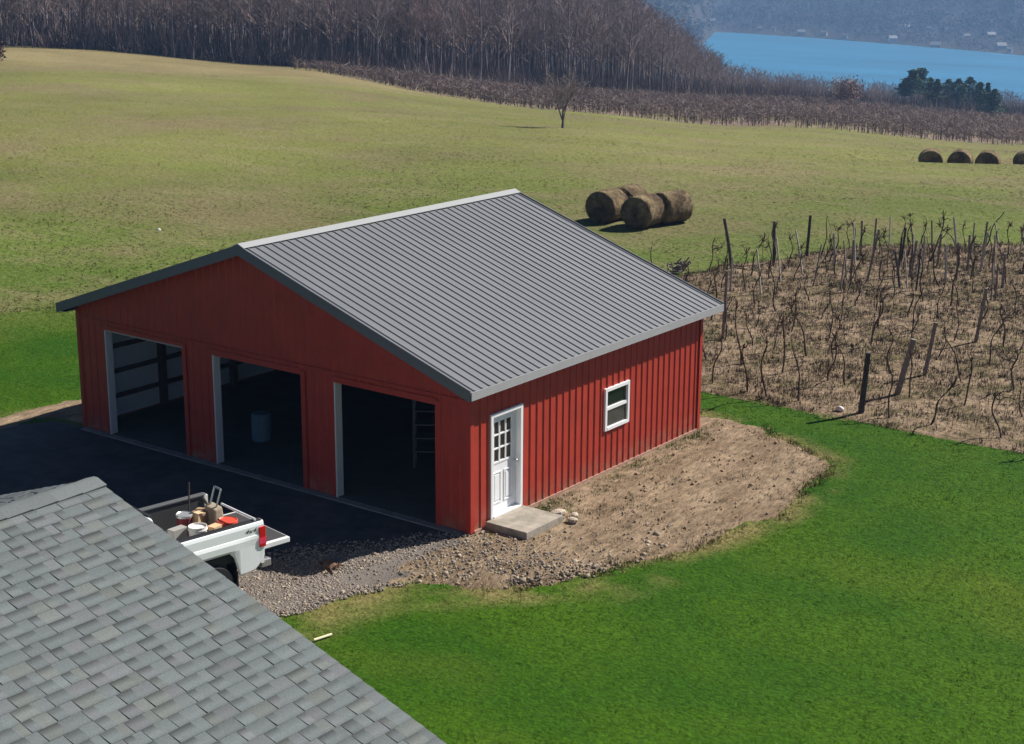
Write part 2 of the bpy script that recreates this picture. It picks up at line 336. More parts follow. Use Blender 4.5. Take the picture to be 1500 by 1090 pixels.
# ------------------------------------------------------------------ tree meshes
def tree_geo(seed, H=18, spread=1., nb=16, fork=.35, twigs=5, tw=.035, r0=.17):
    R = random.Random(seed); tv = []; tf = []; cv = []; cf = []
    def prism(v, f, p, q, a, b, n=3):
        d = (q-p); L = d.length
        if L < 1e-6: return
        d /= L; e = d.orthogonal().normalized(); g = d.cross(e); k0 = len(v)
        for c, r in ((p, a), (q, b)):
            for k in range(n):
                t = 2*math.pi*k/n; v.append(c+(e*math.cos(t)+g*math.sin(t))*r)
        for k in range(n):
            k2 = (k+1) % n; f.append((k0+k, k0+k2, k0+n+k2)); f.append((k0+k, k0+n+k2, k0+n+k))
    def ribbon(p, q, w):
        d = q-p; e = d.cross(Vector((R.uniform(-1, 1), R.uniform(-1, 1), R.uniform(-1, 1)))); e = e.normalized()*w if e.length > 1e-6 else Vector((w, 0, 0))
        k0 = len(cv); cv.extend([p-e, p+e, q]); cf.append((k0, k0+1, k0+2))
    P = [Vector((0, 0, -.6))]; x = Vector((0, 0, 0)); d = Vector((R.uniform(-.05, .05), R.uniform(-.05, .05), 1)); ns = 7
    for k in range(ns):
        x = x+d*(H*.92/ns); P.append(x.copy()); d += Vector((R.uniform(-.06, .06), R.uniform(-.06, .06), 0))
    rad = lambda t: r0*(1-t)**.8+.025
    for k in range(ns): prism(tv, tf, P[k], P[k+1], rad(k/ns), rad((k+1)/ns), 5)
    for b in range(nb):
        t = fork+(1-fork)*((b+R.random())/nb); k = min(int(t*ns), ns-1); p = P[k].lerp(P[k+1], t*ns-k)
        a = b*2.4+R.uniform(-.5, .5); L = spread*H*(.30*(1-t)+.10)*R.uniform(.7, 1.25); el = R.uniform(.45, 1.15)
        dr = Vector((math.cos(a)*math.cos(el), math.sin(a)*math.cos(el), math.sin(el))); m1 = p+dr*L*.5+Vector((0, 0, L*.04)); e1 = m1+(dr+Vector((0, 0, .35))).normalized()*L*.5
        prism(cv, cf, p, m1, rad(t)*.5, rad(t)*.3); prism(cv, cf, m1, e1, rad(t)*.3, .012)
        for s in range(5):
            u = R.uniform(.25, 1); c = p.lerp(m1, u*2) if u < .5 else m1.lerp(e1, u*2-1)
            d2 = (dr+Vector((R.uniform(-.8, .8), R.uniform(-.8, .8), R.uniform(-.2, .7)))).normalized(); l2 = L*R.uniform(.25, .5); c2 = c+d2*l2
            ribbon(c, c2, tw*.9)
            for w in range(twigs):
                c3 = c.lerp(c2, R.uniform(.2, 1)); d3 = (d2+Vector((R.uniform(-.9, .9), R.uniform(-.9, .9), R.uniform(-.3, .8)))).normalized(); ribbon(c3, c3+d3*l2*R.uniform(.35, .8), tw*.6)
    return (np.array(tv), np.array(tf), np.array(cv), np.array(cf))

M_bark = mat('grey_bark', (.165, .135, .14), .95, 0, .1, var=.3, vscale=.8)
M_twig = mat('bare_twigs', (.27, .225, .222), .95, 0, .1, var=.3, vscale=.25)
M_twig2 = mat('bare_twigs_reddish', (.30, .225, .215), .95, 0, .1, var=.3, vscale=.25)
M_wood_mass = mat('wood_mass', (.11, .09, .09), .95, 0, .05, attr=True)

def zfor(v, D): return CAM[2]-D*tau(v)
def vtop(u): return np.interp(u, [-900, 820, 900, 950, 985, 1020, 1065, 1120, 1300, 1400, 1500, 1900], [-90, -60, -25, 2, 30, 58, 92, 101, 118, 122, 132, 150])
def edgeD(u): return np.interp(u, [-900, 0, 400, 600, 800, 1000, 1100, 1200, 1500, 2200], [200, 200, 202, 207, 234, 258, 280, 305, 330, 330])
variants = []
for k in range(8):
    g = tree_geo(100+k, 18, .85+.06*(k % 4), 19+k % 4, .22+.05*(k % 3), 9, .036, .13+.02*(k % 3))
    t = empty('forest_tree'); tag(t, 'bare grey deciduous tree along the front of the wood beyond the field', 'tree', 'bare trees along the edge of the wood')
    np_obj('trunk', g[0], g[1], M_bark, t); np_obj('crown', g[2], g[3], M_twig if k % 3 else M_twig2, t)
    variants.append(t)
cnt = 0; us = np.linspace(-160, 1300, 240)
for k, u in enumerate(us):
    u = u+rng.uniform(-6, 6); D = float(edgeD(u))+rng.uniform(0, 14); x, y = at_polar(u, D); z = float(ground(np.array([x]), np.array([y]))[0])
    hmax = float(zfor(vtop(u)+rng.uniform(-2, 14), D))-z; h = min(rng.uniform(15, 22), hmax)
    if h < 3.5: h = 3.5+rng.uniform(0, 1)
    o = variants[cnt] if cnt < 8 else copy_tree(variants[int(rng.integers(8))]); cnt += 1
    s = h/18; o.location = (x, y, z); o.scale = (s*rng.uniform(.85, 1.25)*(1.35 if h < 9 else 1),)*2+(s,); o.rotation_euler = (0, 0, rng.uniform(0, 6.28))
# the wood behind the front trees: one mass
low = [tree_geo(300+k, 18, 1.0, 13, .22, 4, .055, .14) for k in range(5)]
VS = []; FS = []; CS = []; base = 0
def put(V, Fc, col):
    global base
    VS.append(V); FS.append(Fc+base); CS.append(np.broadcast_to(col, V.shape)); base += len(V)
for k in range(2300):
    u = rng.uniform(-250, 1650); D = float(edgeD(u))+12+rng.random()**1.3*(110 if u < 900 else 160); x, y = at_polar(u, D); z = float(ground(np.array([x]), np.array([y]))[0])
    h = min(rng.uniform(15, 22), float(zfor(vtop(u)+rng.uniform(-3, 16), D))-z)
    if h < 3: continue
    g = low[int(rng.integers(5))]; a = rng.uniform(0, 6.28); s = h/18; w = s*(1.5 if h < 9 else 1.05)
    Rm = np.array([[math.cos(a)*w, -math.sin(a)*w, 0], [math.sin(a)*w, math.cos(a)*w, 0], [0, 0, s]])
    c = np.array([.25, .208, .205])*rng.uniform(.65, 1.4)*np.array([1, rng.uniform(.9, 1.05), rng.uniform(.85, 1.1)])
    put(g[0]@Rm.T+np.array([x, y, z]), g[1], c*.8); put(g[2]@Rm.T+np.array([x, y, z]), g[3], c)
# undergrowth at the foot of the wood
for k in range(5000):
    u = rng.uniform(-250, 1550); D = float(edgeD(u))+rng.uniform(1, 60); x, y = at_polar(u, D); z = float(ground(np.array([x]), np.array([y]))[0])
    n = 26; p = rng.normal(0, 1, (n, 3))*np.array([1.1, 1.1, .2])+np.array([0, 0, .2]); d = rng.normal(0, 1, (n, 3))*np.array([.7, .7, .5])+np.array([0, 0, 2.0*rng.uniform(.6, 1.6)]); e = rng.normal(0, .05, (n, 3))
    V = np.stack([p-e, p+e, p+d], 1).reshape(-1, 3); V[:, 2] = np.maximum(V[:, 2], -.1)
    put(V+np.array([x, y, z]), np.arange(3*n).reshape(-1, 3), np.array([.17, .135, .135])*rng.uniform(.5, 1.5))
tag(np_obj('bare_wood', np.concatenate(VS), np.concatenate(FS), M_wood_mass, col=np.concatenate(CS)), 'dense bare winter wood behind the front row of trees', 'woodland', kind='stuff')

# houses on the far shore
walls = {'white': mat('white_siding', (.75, .75, .73), .7), 'bright': mat('bright_white_siding', (.85, .85, .84), .6), 'tan': mat('tan_siding', (.38, .30, .23), .8), 'grey': mat('grey_siding', (.40, .43, .46), .8), 'rose': mat('rose_siding', (.42, .25, .21), .8)}
M_droof = mat('dark_shingles', (.10, .095, .095), .8); M_lroof = mat('light_shingles', (.19, .19, .20), .7)
HOUSES = []
def far_house(u, v, w, h, kind, label, roof=M_droof):
    t = (u-750)/KU; D = float(shoreD(t))
    for _ in range(400):
        if CAM[2]-float(hillz(D, t)) <= D*float(tau(v)): break
        D += 1.
    zz = float(hillz(D, t)); px, py = at_polar(u, D); o = empty('lakeside_house', (px, py, zz), YAW+rng.uniform(-.5, .5)); tag(o, label, 'house'); w *= .85; h *= .9
    dp = w*.7; HOUSES.append((px, py, w))
    MB().box((-w/2, -dp/2, -1), (w/2, dp/2, h)).add([(-w/2, -dp/2, h), (-w/2, dp/2, h), (-w/2, 0, h+w*.3), (w/2, -dp/2, h), (w/2, dp/2, h), (w/2, 0, h+w*.3)], [(0, 2, 1), (3, 4, 5)]).obj('wall', walls[kind], o)
    e = .5; r = w*.3+.15
    MB().hexa([(-w/2-e, -dp/2-e, h-.3), (w/2+e, -dp/2-e, h-.3), (w/2+e, 0, h+r-.2), (-w/2-e, 0, h+r-.2), (-w/2-e, -dp/2-e, h), (w/2+e, -dp/2-e, h), (w/2+e, 0, h+r+.1), (-w/2-e, 0, h+r+.1)]).hexa([(-w/2-e, 0.01, h+r-.2), (w/2+e, 0.01, h+r-.2), (w/2+e, dp/2+e, h-.3), (-w/2-e, dp/2+e, h-.3), (-w/2-e, 0.01, h+r+.1), (w/2+e, 0.01, h+r+.1), (w/2+e, dp/2+e, h), (-w/2-e, dp/2+e, h)]).obj('roof', roof, o)
    for sx in (-.28, .05, .3): MB().box((sx*w-.55, -dp/2-.06, h*.35), (sx*w+.55, -dp/2+.02, h*.8)).obj('window', M_glass, o)
for a in [(1299, 59, 9, 4.5, 'bright', 'brightest white house right at the far lake shore', M_lroof), (1318, 40, 8, 3.4, 'grey', 'pale grey house on the slope above the bright white shore house', M_lroof), (1351, 44, 6, 4.5, 'white', 'small white house uphill right of the bright shore house', M_droof),
          (1166, 49, 9, 3.6, 'grey', 'blue grey house at the shore left of the middle of the lake', M_lroof), (1199, 50, 8, 3.6, 'tan', 'tan house at the far shore between two grey houses', M_lroof), (1229, 54, 7, 3.4, 'grey', 'small grey house by the water left of the bright white house', M_droof),
          (1126, 44, 5, 4, 'white', 'narrow white house near the left end of the far shore', M_droof), (1036, 34, 9, 4.5, 'tan', 'tan house at the left end of the lake above the wood', M_lroof), (1020, 36, 12, 4.5, 'rose', 'long rose coloured house at the far left end of the shore', M_droof),
          (1457, 68, 10, 3.6, 'grey', 'pale grey house near the right end of the far shore', M_lroof), (1470, 73, 5, 3.6, 'bright', 'small white boathouse at the water near the right edge', M_lroof), (1362, 66, 11, 2.6, 'tan', 'low tan cottage at the water right of the bright house', M_lroof), (1441, 51, 9, 3, 'tan', 'tan house uphill near the right edge of the photo', M_lroof), (1105, 43, 6, 3, 'tan', 'small tan cabin near the left end of the far shore', M_droof), (1405, 53, 8, 3, 'grey', 'grey house half hidden by trees above the right shore', M_droof)]:
    far_house(*a)

# far hillside woods across the lake
VS = []; FS = []; CS = []; base = 0
n = 10000; t = rng.uniform(-.12, .36, n); d = rng.random(n)**1.2*800+6; D = shoreD(t)+d
x = CAM[0]+FH[0]*D+RH[0]*D*t; y = CAM[1]+FH[1]*D+RH[1]*D*t; z = hillz(D, t)+fbm(x/300, y/300, 5, 3)*40*np.clip((d-200)/400, 0, 1)
dep = np.stack([(x-hx_)*FH[0]+(y-hy_)*FH[1] for hx_, hy_, w_ in HOUSES]); lat = np.stack([np.abs((x-hx_)*RH[0]+(y-hy_)*RH[1])-w_*.8 for hx_, hy_, w_ in HOUSES])
clear = ((dep > -45) & (dep < 7) & (lat < 3)).any(0)
for k in range(n):
    if clear[k]: continue
    nn = 16; ev = rng.random() < .13; hh = rng.uniform(8, 16)
    if d[k] < 60: hh *= .6
    p = rng.normal(0, 1, (nn, 3)); p /= np.linalg.norm(p, axis=1)[:, None]+1e-6; p *= rng.random((nn, 1))**.4
    p = p*np.array([.28, .28, .5])*hh+np.array([0, 0, hh*.55]); q = rng.normal(0, .09*hh, (nn, 3, 3))
    V = (p[:, None, :]+q).reshape(-1, 3)
    if ev: V[:, :2] *= np.clip(1.25-V[:, 2:3]/hh, .15, 1); c = np.array([.02, .035, .02])*rng.uniform(.7, 1.3)
    else: c = np.array([.085, .068, .058])*rng.uniform(.55, 1.5)*np.array([1, rng.uniform(.88, 1.15), rng.uniform(.85, 1.1)])
    put(V+np.array([x[k], y[k], z[k]]), np.arange(3*nn).reshape(-1, 3), c)
tag(np_obj('hillside_wood', np.concatenate(VS), np.concatenate(FS), M_wood_mass, col=np.concatenate(CS)), 'wooded hillside across the lake', 'woodland', kind='stuff')

# ------------------------------------------------------------------ barn
W, L = 11.345, 8.543; HE, HR = 2.965, 4.991; OE, OG, OGB = .273, .327, .46; SL = (HR-HE)/(W/2+OE)
TH = .05
def roofz(x): return HR-abs(x+W/2)*SL
barn = empty('red_barn', (0, 0, 0)); tag(barn, 'large red ribbed metal pole barn with grey metal roof and three open garage bays', 'barn')
DOORS = [(-10.40, -7.84), (-6.92, -4.32), (-3.43, -.80)]; DH = 2.50
def rib_stations(a, b, pitch=.2286, off=.09):
    r = [(a, 0.)]; p = a+off
    while p < b-.03:
        for dx, h in ((-.033, 0), (-.012, .02), (.012, .02), (.033, 0)):
            if a < p+dx < b: r.append((p+dx, h))
        p += pitch
    r.append((b, 0.)); return r
def cut_list(st, cuts):
    out = []
    for (p, h), (q, g) in zip(st, st[1:]):
        ks = [c for c in cuts if p < c < q]; pts = [(p, h)]+[(c, h+(g-h)*(c-p)/(q-p)) for c in ks]+[(q, g)]
        out += list(zip(pts, pts[1:]))
    return out
def rib_wall(name, a, b, place, zb, zt, cuts=(), openings=(), off=.09):
    mb = MB()
    for (p, h), (q, g) in cut_list(rib_stations(a, b, off=off), cuts):
        c = (p+q)/2; spans = [(zb, None)]
        for (oa, ob, z0, z1) in openings:
            if oa < c < ob: spans = ([(zb, z0)] if z0 > zb+.01 else [])+[(z1, None)]
        for s0, s1 in spans:
            mb.add([place(p, h, s0), place(q, g, s0), place(q, g, zt(q) if s1 is None else s1), place(p, h, zt(p) if s1 is None else s1)], [(0, 1, 2, 3)])
    return mb.obj(name, M_red, barn)
ZB = .06
wt = lambda x: roofz(x)-TH-.01
rib_wall('gable_wall', -W, 0, lambda s, h, z: (s, -h, z), ZB, wt, [-W/2]+[c for d in DOORS for c in d], [(a, b, 0, DH) for a, b in DOORS], .12)
rib_wall('rear_wall', -W, 0, lambda s, h, z: (s, L+h, z), ZB, wt, [-W/2], off=.12)
DY0, DY1, DZ0, DZ1 = .595, 1.62, .17, 2.27; WY0, WY1, WZ0, WZ1 = 4.54, 5.48, .966, 1.896
wside = lambda y: roofz(0)-TH-.01
rib_wall('side_wall', 0, L, lambda s, h, z: (h, s, z), ZB, wside, [DY0, DY1, WY0, WY1], [(DY0, DY1, 0, DZ1), (WY0, WY1, WZ0, WZ1)])
rib_wall('side_wall', 0, L, lambda s, h, z: (-W-h, s, z), ZB, wside)
# pale inner lining, posts, girts, slab
li = MB(); I = .035
xs = sorted([-W+I, -W/2, -I]+[c for d in DOORS for c in d])
for p, q in zip(xs, xs[1:]):
    z0 = DH if any(a < (p+q)/2 < b for a, b in DOORS) else .1
    li.add([(p, I, z0), (q, I, z0), (q, I, wt(q)-.02), (p, I, wt(p)-.02)], [(0, 3, 2, 1)])
for p, q in ((-W+I, -W/2), (-W/2, -I)): li.add([(p, L-I, .1), (q, L-I, .1), (q, L-I, wt(q)-.02), (p, L-I, wt(p)-.02)], [(0, 1, 2, 3)])
zt = wside(0)-.02
li.add([(-W+I, I, .1), (-W+I, L-I, .1), (-W+I, L-I, zt), (-W+I, I, zt)], [(0, 1, 2, 3)])
ys = [I, DY0, DY1, WY0, WY1, L-I]
for p, q in zip(ys, ys[1:]):
    c = (p+q)/2; sp = [(.1, zt)]
    if DY0 < c < DY1: sp = [(DZ1, zt)]
    if WY0 < c < WY1: sp = [(.1, WZ0), (WZ1, zt)]
    for s0, s1 in sp: li.add([(-I, p, s0), (-I, q, s0), (-I, q, s1), (-I, p, s1)], [(0, 3, 2, 1)])
li.obj('inner_lining', M_liner, barn)
MB().box((-W+.0, .0, -.25), (-.0, L, .055)).obj('floor_slab', M_slab, barn)
ap = MB().box((-W+.05, -.16, -.1), (-.02, -.003, .045)); ap.obj('concrete_apron', mat('apron_concrete', (.20, .19, .18), .9, var=.2, vscale=4, bump=.005, bscale=30), barn)
for y in (2.3, 4.6, 6.8):
    MB().box((-W+.04, y-.07, .056), (-W+.20, y+.07, zt-.05)).obj('post', M_wood, barn)
    MB().box((-.2, y-.07, .056), (-.04, y+.07, zt-.05)).obj('post', M_wood, barn) if y != 4.6 else None
for x in (-9.0, -6.6, -4.2, -1.9): MB().box((x-.07, L-.2, .056), (x+.07, L-.04, roofz(x)-.3)).obj('post', M_wood, barn)
for z in (.55, 1.15, 1.75, 2.35):
    MB().box((-W+.04, .1, z-.02), (-W+.085, 2.22, z+.09)).box((-W+.04, 2.38, z-.02), (-W+.085, 4.52, z+.09)).box((-W+.04, 4.68, z-.02), (-W+.085, L-.1, z+.09)).obj('girt', M_wood, barn)
    g = MB(); 
    for a, b in ((-W+.1, -9.08), (-8.92, -6.68), (-6.52, -4.28), (-4.12, -1.98), (-1.82, -.1)): g.box((a, L-.085, z-.02), (b, L-.04, z+.09))
    g.obj('girt', M_wood, barn)
for y in (2.3, 4.6, 6.8):      # roof trusses
    tr = MB(); z0 = wside(0)-.12
    tr.box((-W+.25, y-.02, z0-.14), (-.25, y+.02, z0))
    for x0, x1, za, zb_ in ((-W+.3, -W/2, z0+.05, HR-.25), (-W/2, -.3, HR-.25, z0+.05)): tr.tube([(x0, y, za), (x1, y, zb_)], .06, 4)
    for k in (-.3, 0, .3): tr.tube([(-W/2+k*W*.55, y, z0), (-W/2+k*W*.3, y, roofz(-W/2+k*W*.3)-.3)], .04, 4)
    tr.obj('truss', M_wood, barn)
# roof slopes
def roof_slope(sgn):
    mb = MB(); y0, y1 = -OG, L+OGB; xe = OE if sgn > 0 else -W-OE
    for (p, h), (q, g) in zip(*(lambda s: (s, s[1:]))([(p_, h_*1.05) for p_, h_ in rib_stations(y0, y1, .2286, .11)])):
        mb.add([(-W/2, p, HR+h), (xe, p, HE+h), (xe, q, HE+g), (-W/2, q, HR+g)], [(0, 1, 2, 3) if sgn > 0 else (3, 2, 1, 0)])
    # underside and cut edges
    mb.add([(-W/2, y0, HR-TH), (xe, y0, HE-TH), (xe, y1, HE-TH), (-W/2, y1, HR-TH), (xe, y0, HE), (xe, y1, HE), (-W/2, y0, HR), (-W/2, y1, HR)], [(0, 3, 2, 1), (1, 2, 5, 4), (0, 1, 4, 6), (3, 7, 5, 2)])
    return mb.obj('roof_slope', M_roof, barn)
rs = roof_slope(1); roof_slope(-1)
rc = MB(); cw = .17
for sg in (1, -1):
    rc.hexa([(-W/2, -OG-.02, HR+.034), (-W/2+sg*cw, -OG-.02, HR+.034-cw*SL), (-W/2+sg*cw, L+OGB+.02, HR+.034-cw*SL), (-W/2, L+OGB+.02, HR+.034),
             (-W/2, -OG-.02, HR+.058), (-W/2+sg*cw, -OG-.02, HR+.040-cw*SL), (-W/2+sg*cw, L+OGB+.02, HR+.040-cw*SL), (-W/2, L+OGB+.02, HR+.058)])
rc.obj('ridge_cap', mat('light_ridge_metal', (.33, .34, .34), .4, 0, .5), barn)
for xa, xb, s in ((OE+.004, -W/2+.001, 1), (-W-OE-.004, -W/2-.001, -1)):   # rake boards both ends
    for y0, y1 in ((-OG-.03, -OG-.004), (L+OGB+.004, L+OGB+.03)):
        za, zc = HE+.02, HR+.02
        MB().hexa([(xa, y0, za-.21), (xa, y1, za-.21), (xb, y1, zc-.21), (xb, y0, zc-.21), (xa, y0, za+.012), (xa, y1, za+.012), (xb, y1, zc+.012), (xb, y0, zc+.012)]).obj('rake_trim', M_trim, barn)
for s, x in ((1, OE), (-1, -W-OE)):
    x1 = x+s*.025
    MB().box((x+s*.002, -OG, HE-.165), (x1, L+OGB, HE-.004)).obj('fascia', M_fascia, barn)
sf = MB()                                                  # soffits
sf.box((.022, -OG+.004, HE-.15), (OE-.002, L+OGB-.004, HE-.135)).box((-W-OE+.002, -OG+.004, HE-.15), (-W-.022, L+OGB-.004, HE-.135))
for y0, y1 in ((-OG+.004, -.024), (L+.024, L+OGB-.004)):
    for xa, xb in ((-.0, -W/2), (-W, -W/2)):
        za, zb_ = roofz(xa)-.13, HR-.13; sf.add([(xa, y0, za), (xa, y1, za), (xb, y1, zb_), (xb, y0, zb_), (xa, y0, za+.015), (xa, y1, za+.015), (xb, y1, zb_+.015), (xb, y0, zb_+.015)], [(0, 1, 2, 3), (4, 7, 6, 5), (0, 4, 5, 1), (2, 6, 7, 3)])
sf.obj('soffit', M_trim, barn)
# corner trims, base trim, header line
for x, y, sx, sy in ((0, 0, 1, -1), (0, L, 1, 1), (-W, 0, -1, -1), (-W, L, -1, 1)):
    MB().box((x+sx*.024, y+sy*.028, ZB-.01), (x-sx*.09, y+sy*.0225, wside(0)-.14)).box((x+sx*.0235, y+sy*.0225, ZB-.01), (x+sx*.028, y-sy*.09, wside(0)-.14)).obj('corner_trim', M_redtrim, barn)
bt = MB().box((.001, .1, -.15), (.034, DY0-.02, .075)).box((.001, DY1+.02, -.15), (.034, L-.1, .075))
bt.obj('base_trim', mat('base_board', (.34, .20, .15), .8, var=.15), barn)
MB().box((-W+.1, -.031, DH+.16), (-.1, -.0215, DH+.19)).obj('header_trim', M_redtrim, barn)
M_jamb = mat('pale_jamb', (.62, .62, .58), .6)
M_jambd = mat('worn_head_jamb', (.36, .30, .25), .7)
for k, (a, b) in enumerate(DOORS):
    j = MB().box((a, -.028, .05), (a+.032, .16, DH-.034)).obj('door_jamb', M_jamb, barn)
    MB().box((b-.032, -.022, .05), (b, .16, DH-.034)).obj('door_jamb', M_redtrim, barn)
    MB().box((a, -.026, DH-.033), (b, .16, DH-.001)).obj('door_head', M_jambd if k == 0 else M_redtrim, barn)
    MB().box((a-.10, -.030, .055), (a-.002, -.0215, DH+.05)).box((b+.002, -.030, .055), (b+.10, -.0215, DH+.05)).box((a-.001, -.0305, DH+.001), (b+.001, -.0215, DH+.09)).obj('door_casing', M_redtrim, barn)
# white entry door
ed = empty('entry_door'); ed.parent = barn
fr = MB(); t = .075
fr.box((-.12, DY0, DZ0), (.045, DY0+t, DZ1)).box((-.12, DY1-t, DZ0), (.045, DY1, DZ1)).box((-.12, DY0+t+.001, DZ1-t), (.0445, DY1-t-.001, DZ1))
fr.obj('door_frame', M_white, ed, bevel=.004)
MB().box((-.12, DY0+t+.002, DZ0-.05), (.07, DY1-t-.002, DZ0+.03)).obj('sill', M_white, ed)
y0, y1, z0, z1 = DY0+t+.004, DY1-t-.004, DZ0+.035, DZ1-t-.004
pn = MB(); X0, X1 = -.115, -.075
gy0, gy1, gz0, gz1 = y0+.14, y1-.14, z0+1.02, z1-.14
pn.box((X0, y0, z0), (X1, y1, gz0)).box((X0, y0, gz1), (X1, y1, z1)).box((X0, y0, gz0+.0005), (X1, gy0, gz1-.0005)).box((X0, gy1, gz0+.0005), (X1, y1, gz1-.0005))
for a, b in ((y0+.13, (y0+y1)/2-.045), ((y0+y1)/2+.045, y1-.13)):   # raised lower panels: moulding frame
    c0, c1 = z0+.18, z0+.82
    pn.box((X1, a, c0), (X1+.014, a+.025, c1)).box((X1, b-.025, c0), (X1+.014, b, c1)).box((X1, a+.0255, c0), (X1+.0135, b-.0255, c0+.025)).box((X1, a+.0255, c1-.025), (X1+.0135, b-.0255, c1)).box((X1, a+.06, c0+.06), (X1+.01, b-.06, c1-.06))
pd = pn.obj('door_panel', M_white, ed)
MB().box((X0+.012, gy0, gz0), (X0+.02, gy1, gz1)).obj('panes', M_glass, ed)
gr = MB()
gr.box((X0+.022, gy0-.025, gz0-.025), (X1+.012, gy0+.012, gz1+.025)).box((X0+.022, gy1-.012, gz0-.025), (X1+.012, gy1+.025, gz1+.025)).box((X0+.022, gy0+.0125, gz0-.025), (X1+.0115, gy1-.0125, gz0+.012)).box((X0+.022, gy0+.0125, gz1-.012), (X1+.0115, gy1-.0125, gz1+.025))
for k in (1, 2):
    yy = gy0+(gy1-gy0)*k/3; zz = gz0+(gz1-gz0)*k/3
    gr.box((X0+.022, yy-.014, gz0+.013), (X1+.008, yy+.014, gz1-.013)).box((X0+.022, gy0+.0125, zz-.014), (X1+.0075, gy1-.0125, zz+.014))
gr.obj('grille', M_white, ed)
MB().lathe([(.022, 0), (.012, .02), (.012, .045), (.03, .055), (.03, .085), (.012, .095)], (X1, y1-.07, z0+.93), 12, axis='x').obj('knob', M_chrome, ed, smooth=True)
# side window
wn = empty('window'); wn.parent = barn
fr = MB(); t = .075
fr.box((-.05, WY0, WZ0), (.05, WY0+t, WZ1)).box((-.05, WY1-t, WZ0), (.05, WY1, WZ1)).box((-.05, WY0+t+.0005, WZ1-t), (.0495, WY1-t-.0005, WZ1)).box((-.05, WY0+t+.0005, WZ0), (.055, WY1-t-.0005, WZ0+t))
fr.obj('window_frame', M_white, wn, bevel=.004)
zm = (WZ0+WZ1)/2+.01
MB().box((-.03, WY0+t+.001, zm-.035), (.036, WY1-t-.001, zm+.035)).obj('sash_rail', M_white, wn)
M_wglass = mat('pane_glass', (.045, .055, .05), .05, 0, .8)
MB().box((-.012, WY0+t+.001, zm+.036), (-.004, WY1-t-.001, WZ1-t-.001)).obj('pane', M_glass, wn)
MB().box((.004, WY0+t+.001, WZ0+t+.001), (.012, WY1-t-.001, zm-.036)).obj('pane', M_wglass, wn)
# concrete step
st = MB().box((.04, .42, -.12), (1.02, 1.62, .175)).obj('concrete_step', M_conc, bevel=.012)
tag(st, 'low square concrete step below the white entry door', 'step')
# things standing inside the bays
db = MB().lathe([(.20, 0), (.22, .03), (.22, .18), (.232, .2), (.22, .22), (.22, .42), (.232, .44), (.22, .46), (.22, .60), (.20, .63), (.08, .64)], (-7.35, 1.75, .056), 20).obj('plastic_drum', mat('pale_blue_plastic', (.10, .21, .28), .4), smooth=False)
tag(db, 'pale blue plastic drum standing inside the middle bay', 'drum')

cb = empty('storage_rack', (-3.15, 2.7, .056), .6); tag(cb, 'pale storage rack standing in shade inside the right bay', 'rack')
M_prk = mat('pale_rack_metal', (.055, .085, .105), .6)
for sx in (-.38, .38):
    for sy in (-.18, .18): MB().box((sx-.02, sy-.02, 0), (sx+.02, sy+.02, 1.5)).obj('upright', M_prk, cb)
for z in (.35, .65, .95, 1.25): MB().box((-.36, -.2, z), (.36, .2, z+.03)).obj('shelf', M_prk, cb)
# ------------------------------------------------------------------ foreground house
AP = Vector((4.68, -12.352, 5.5)); HS = .325; nrm = math.sqrt(1+HS*HS); EX = .158
house = empty('shingled_house', (AP.x, AP.y-6, 0)); tag(house, 'house with grey asphalt shingle roof in the near left foreground', 'house')
def hpt(sg, d, y, up=0): return np.array([AP.x+sg*d/nrm, AP.y-y, AP.z-HS*d/nrm])+up*np.array([sg*HS/nrm, 0, 1/nrm])
def shingles(sg, dmax, ylen):
    V = []; Fc = []; C = []; n = int(dmax/EX)
    rs_ = random.Random(5+sg)
    for r in range(n):
        d0 = .12+r*EX; d1 = d0+EX+.012; y = -rs_.uniform(0, .05); k = 0; y = -.02
        first = True
        while y < ylen:
            w = rs_.choice((.10, .13, .16, .20, .25)) ; w = min(w, ylen-y+.001)
            up = .012 if k % 2 else .006
            up += rs_.uniform(-.0015, .0015); g = rs_.gauss(1, .06); tint = rs_.random()
            bc = np.array([.128, .147, .150]) if tint < .72 else (np.array([.136, .146, .153]) if tint < .88 else np.array([.138, .152, .147]))
            bc = bc*max(.72, min(1.3, g)); dk = rs_.uniform(.36, .58) if k % 2 else rs_.uniform(.75, .95)
            hs = [(d0-.03, .001, dk), (d0+.02, .001+up*.3, dk), (d0+EX*.62, up*.8+.002, 1.0), (d1, up+.004, 1.06)]
            b = len(V)
            for (d, h, s) in hs:
                for yy in (y, y+w-.002): V.append(hpt(sg, d, yy, h)); C.append(bc*s)
            for yy in (y, y+w-.002): V.append(hpt(sg, d1, yy, -.004)); C.append(bc*.6)
            for q in range(4): Fc.append((b+2*q, b+2*q+1, b+2*q+3, b+2*q+2))
            for q in range(3):                                   # tab sides
                for e in (0, 1):
                    b2 = len(V)
                    for (d, h, s) in (hs[q], hs[q+1]):
                        yy = y if e == 0 else y+w-.002
                        V.append(hpt(sg, d, yy, h)); V.append(hpt(sg, d, yy, -.004)); C += [bc*.6, bc*.6]
                    Fc.append((b2, b2+1, b2+3, b2+2))
            y += w; k += 1
    return np_obj('shingle_slope', np.array(V), np.array(Fc), M_sh, house, col=np.array(C))
M_sh = mat('asphalt_shingle', (.2, .2, .2), .92, 0, .15, attr=True, var=.16, vscale=55, bump=.002, bscale=220)
for sg in (1, -1): o = shingles(sg, 6.6, 12.5); o.matrix_parent_inverse = Matrix.Translation((-AP.x, -AP.y+6, 0))
inv = Matrix.Translation((-AP.x, -AP.y+6, 0))
def hobj(mb, name, m_, **k): o = mb.obj(name, m_, house, **k); o.matrix_parent_inverse = inv; return o
M_deck = mat('roof_underlay', (.05, .05, .05), .9)
dk = MB()
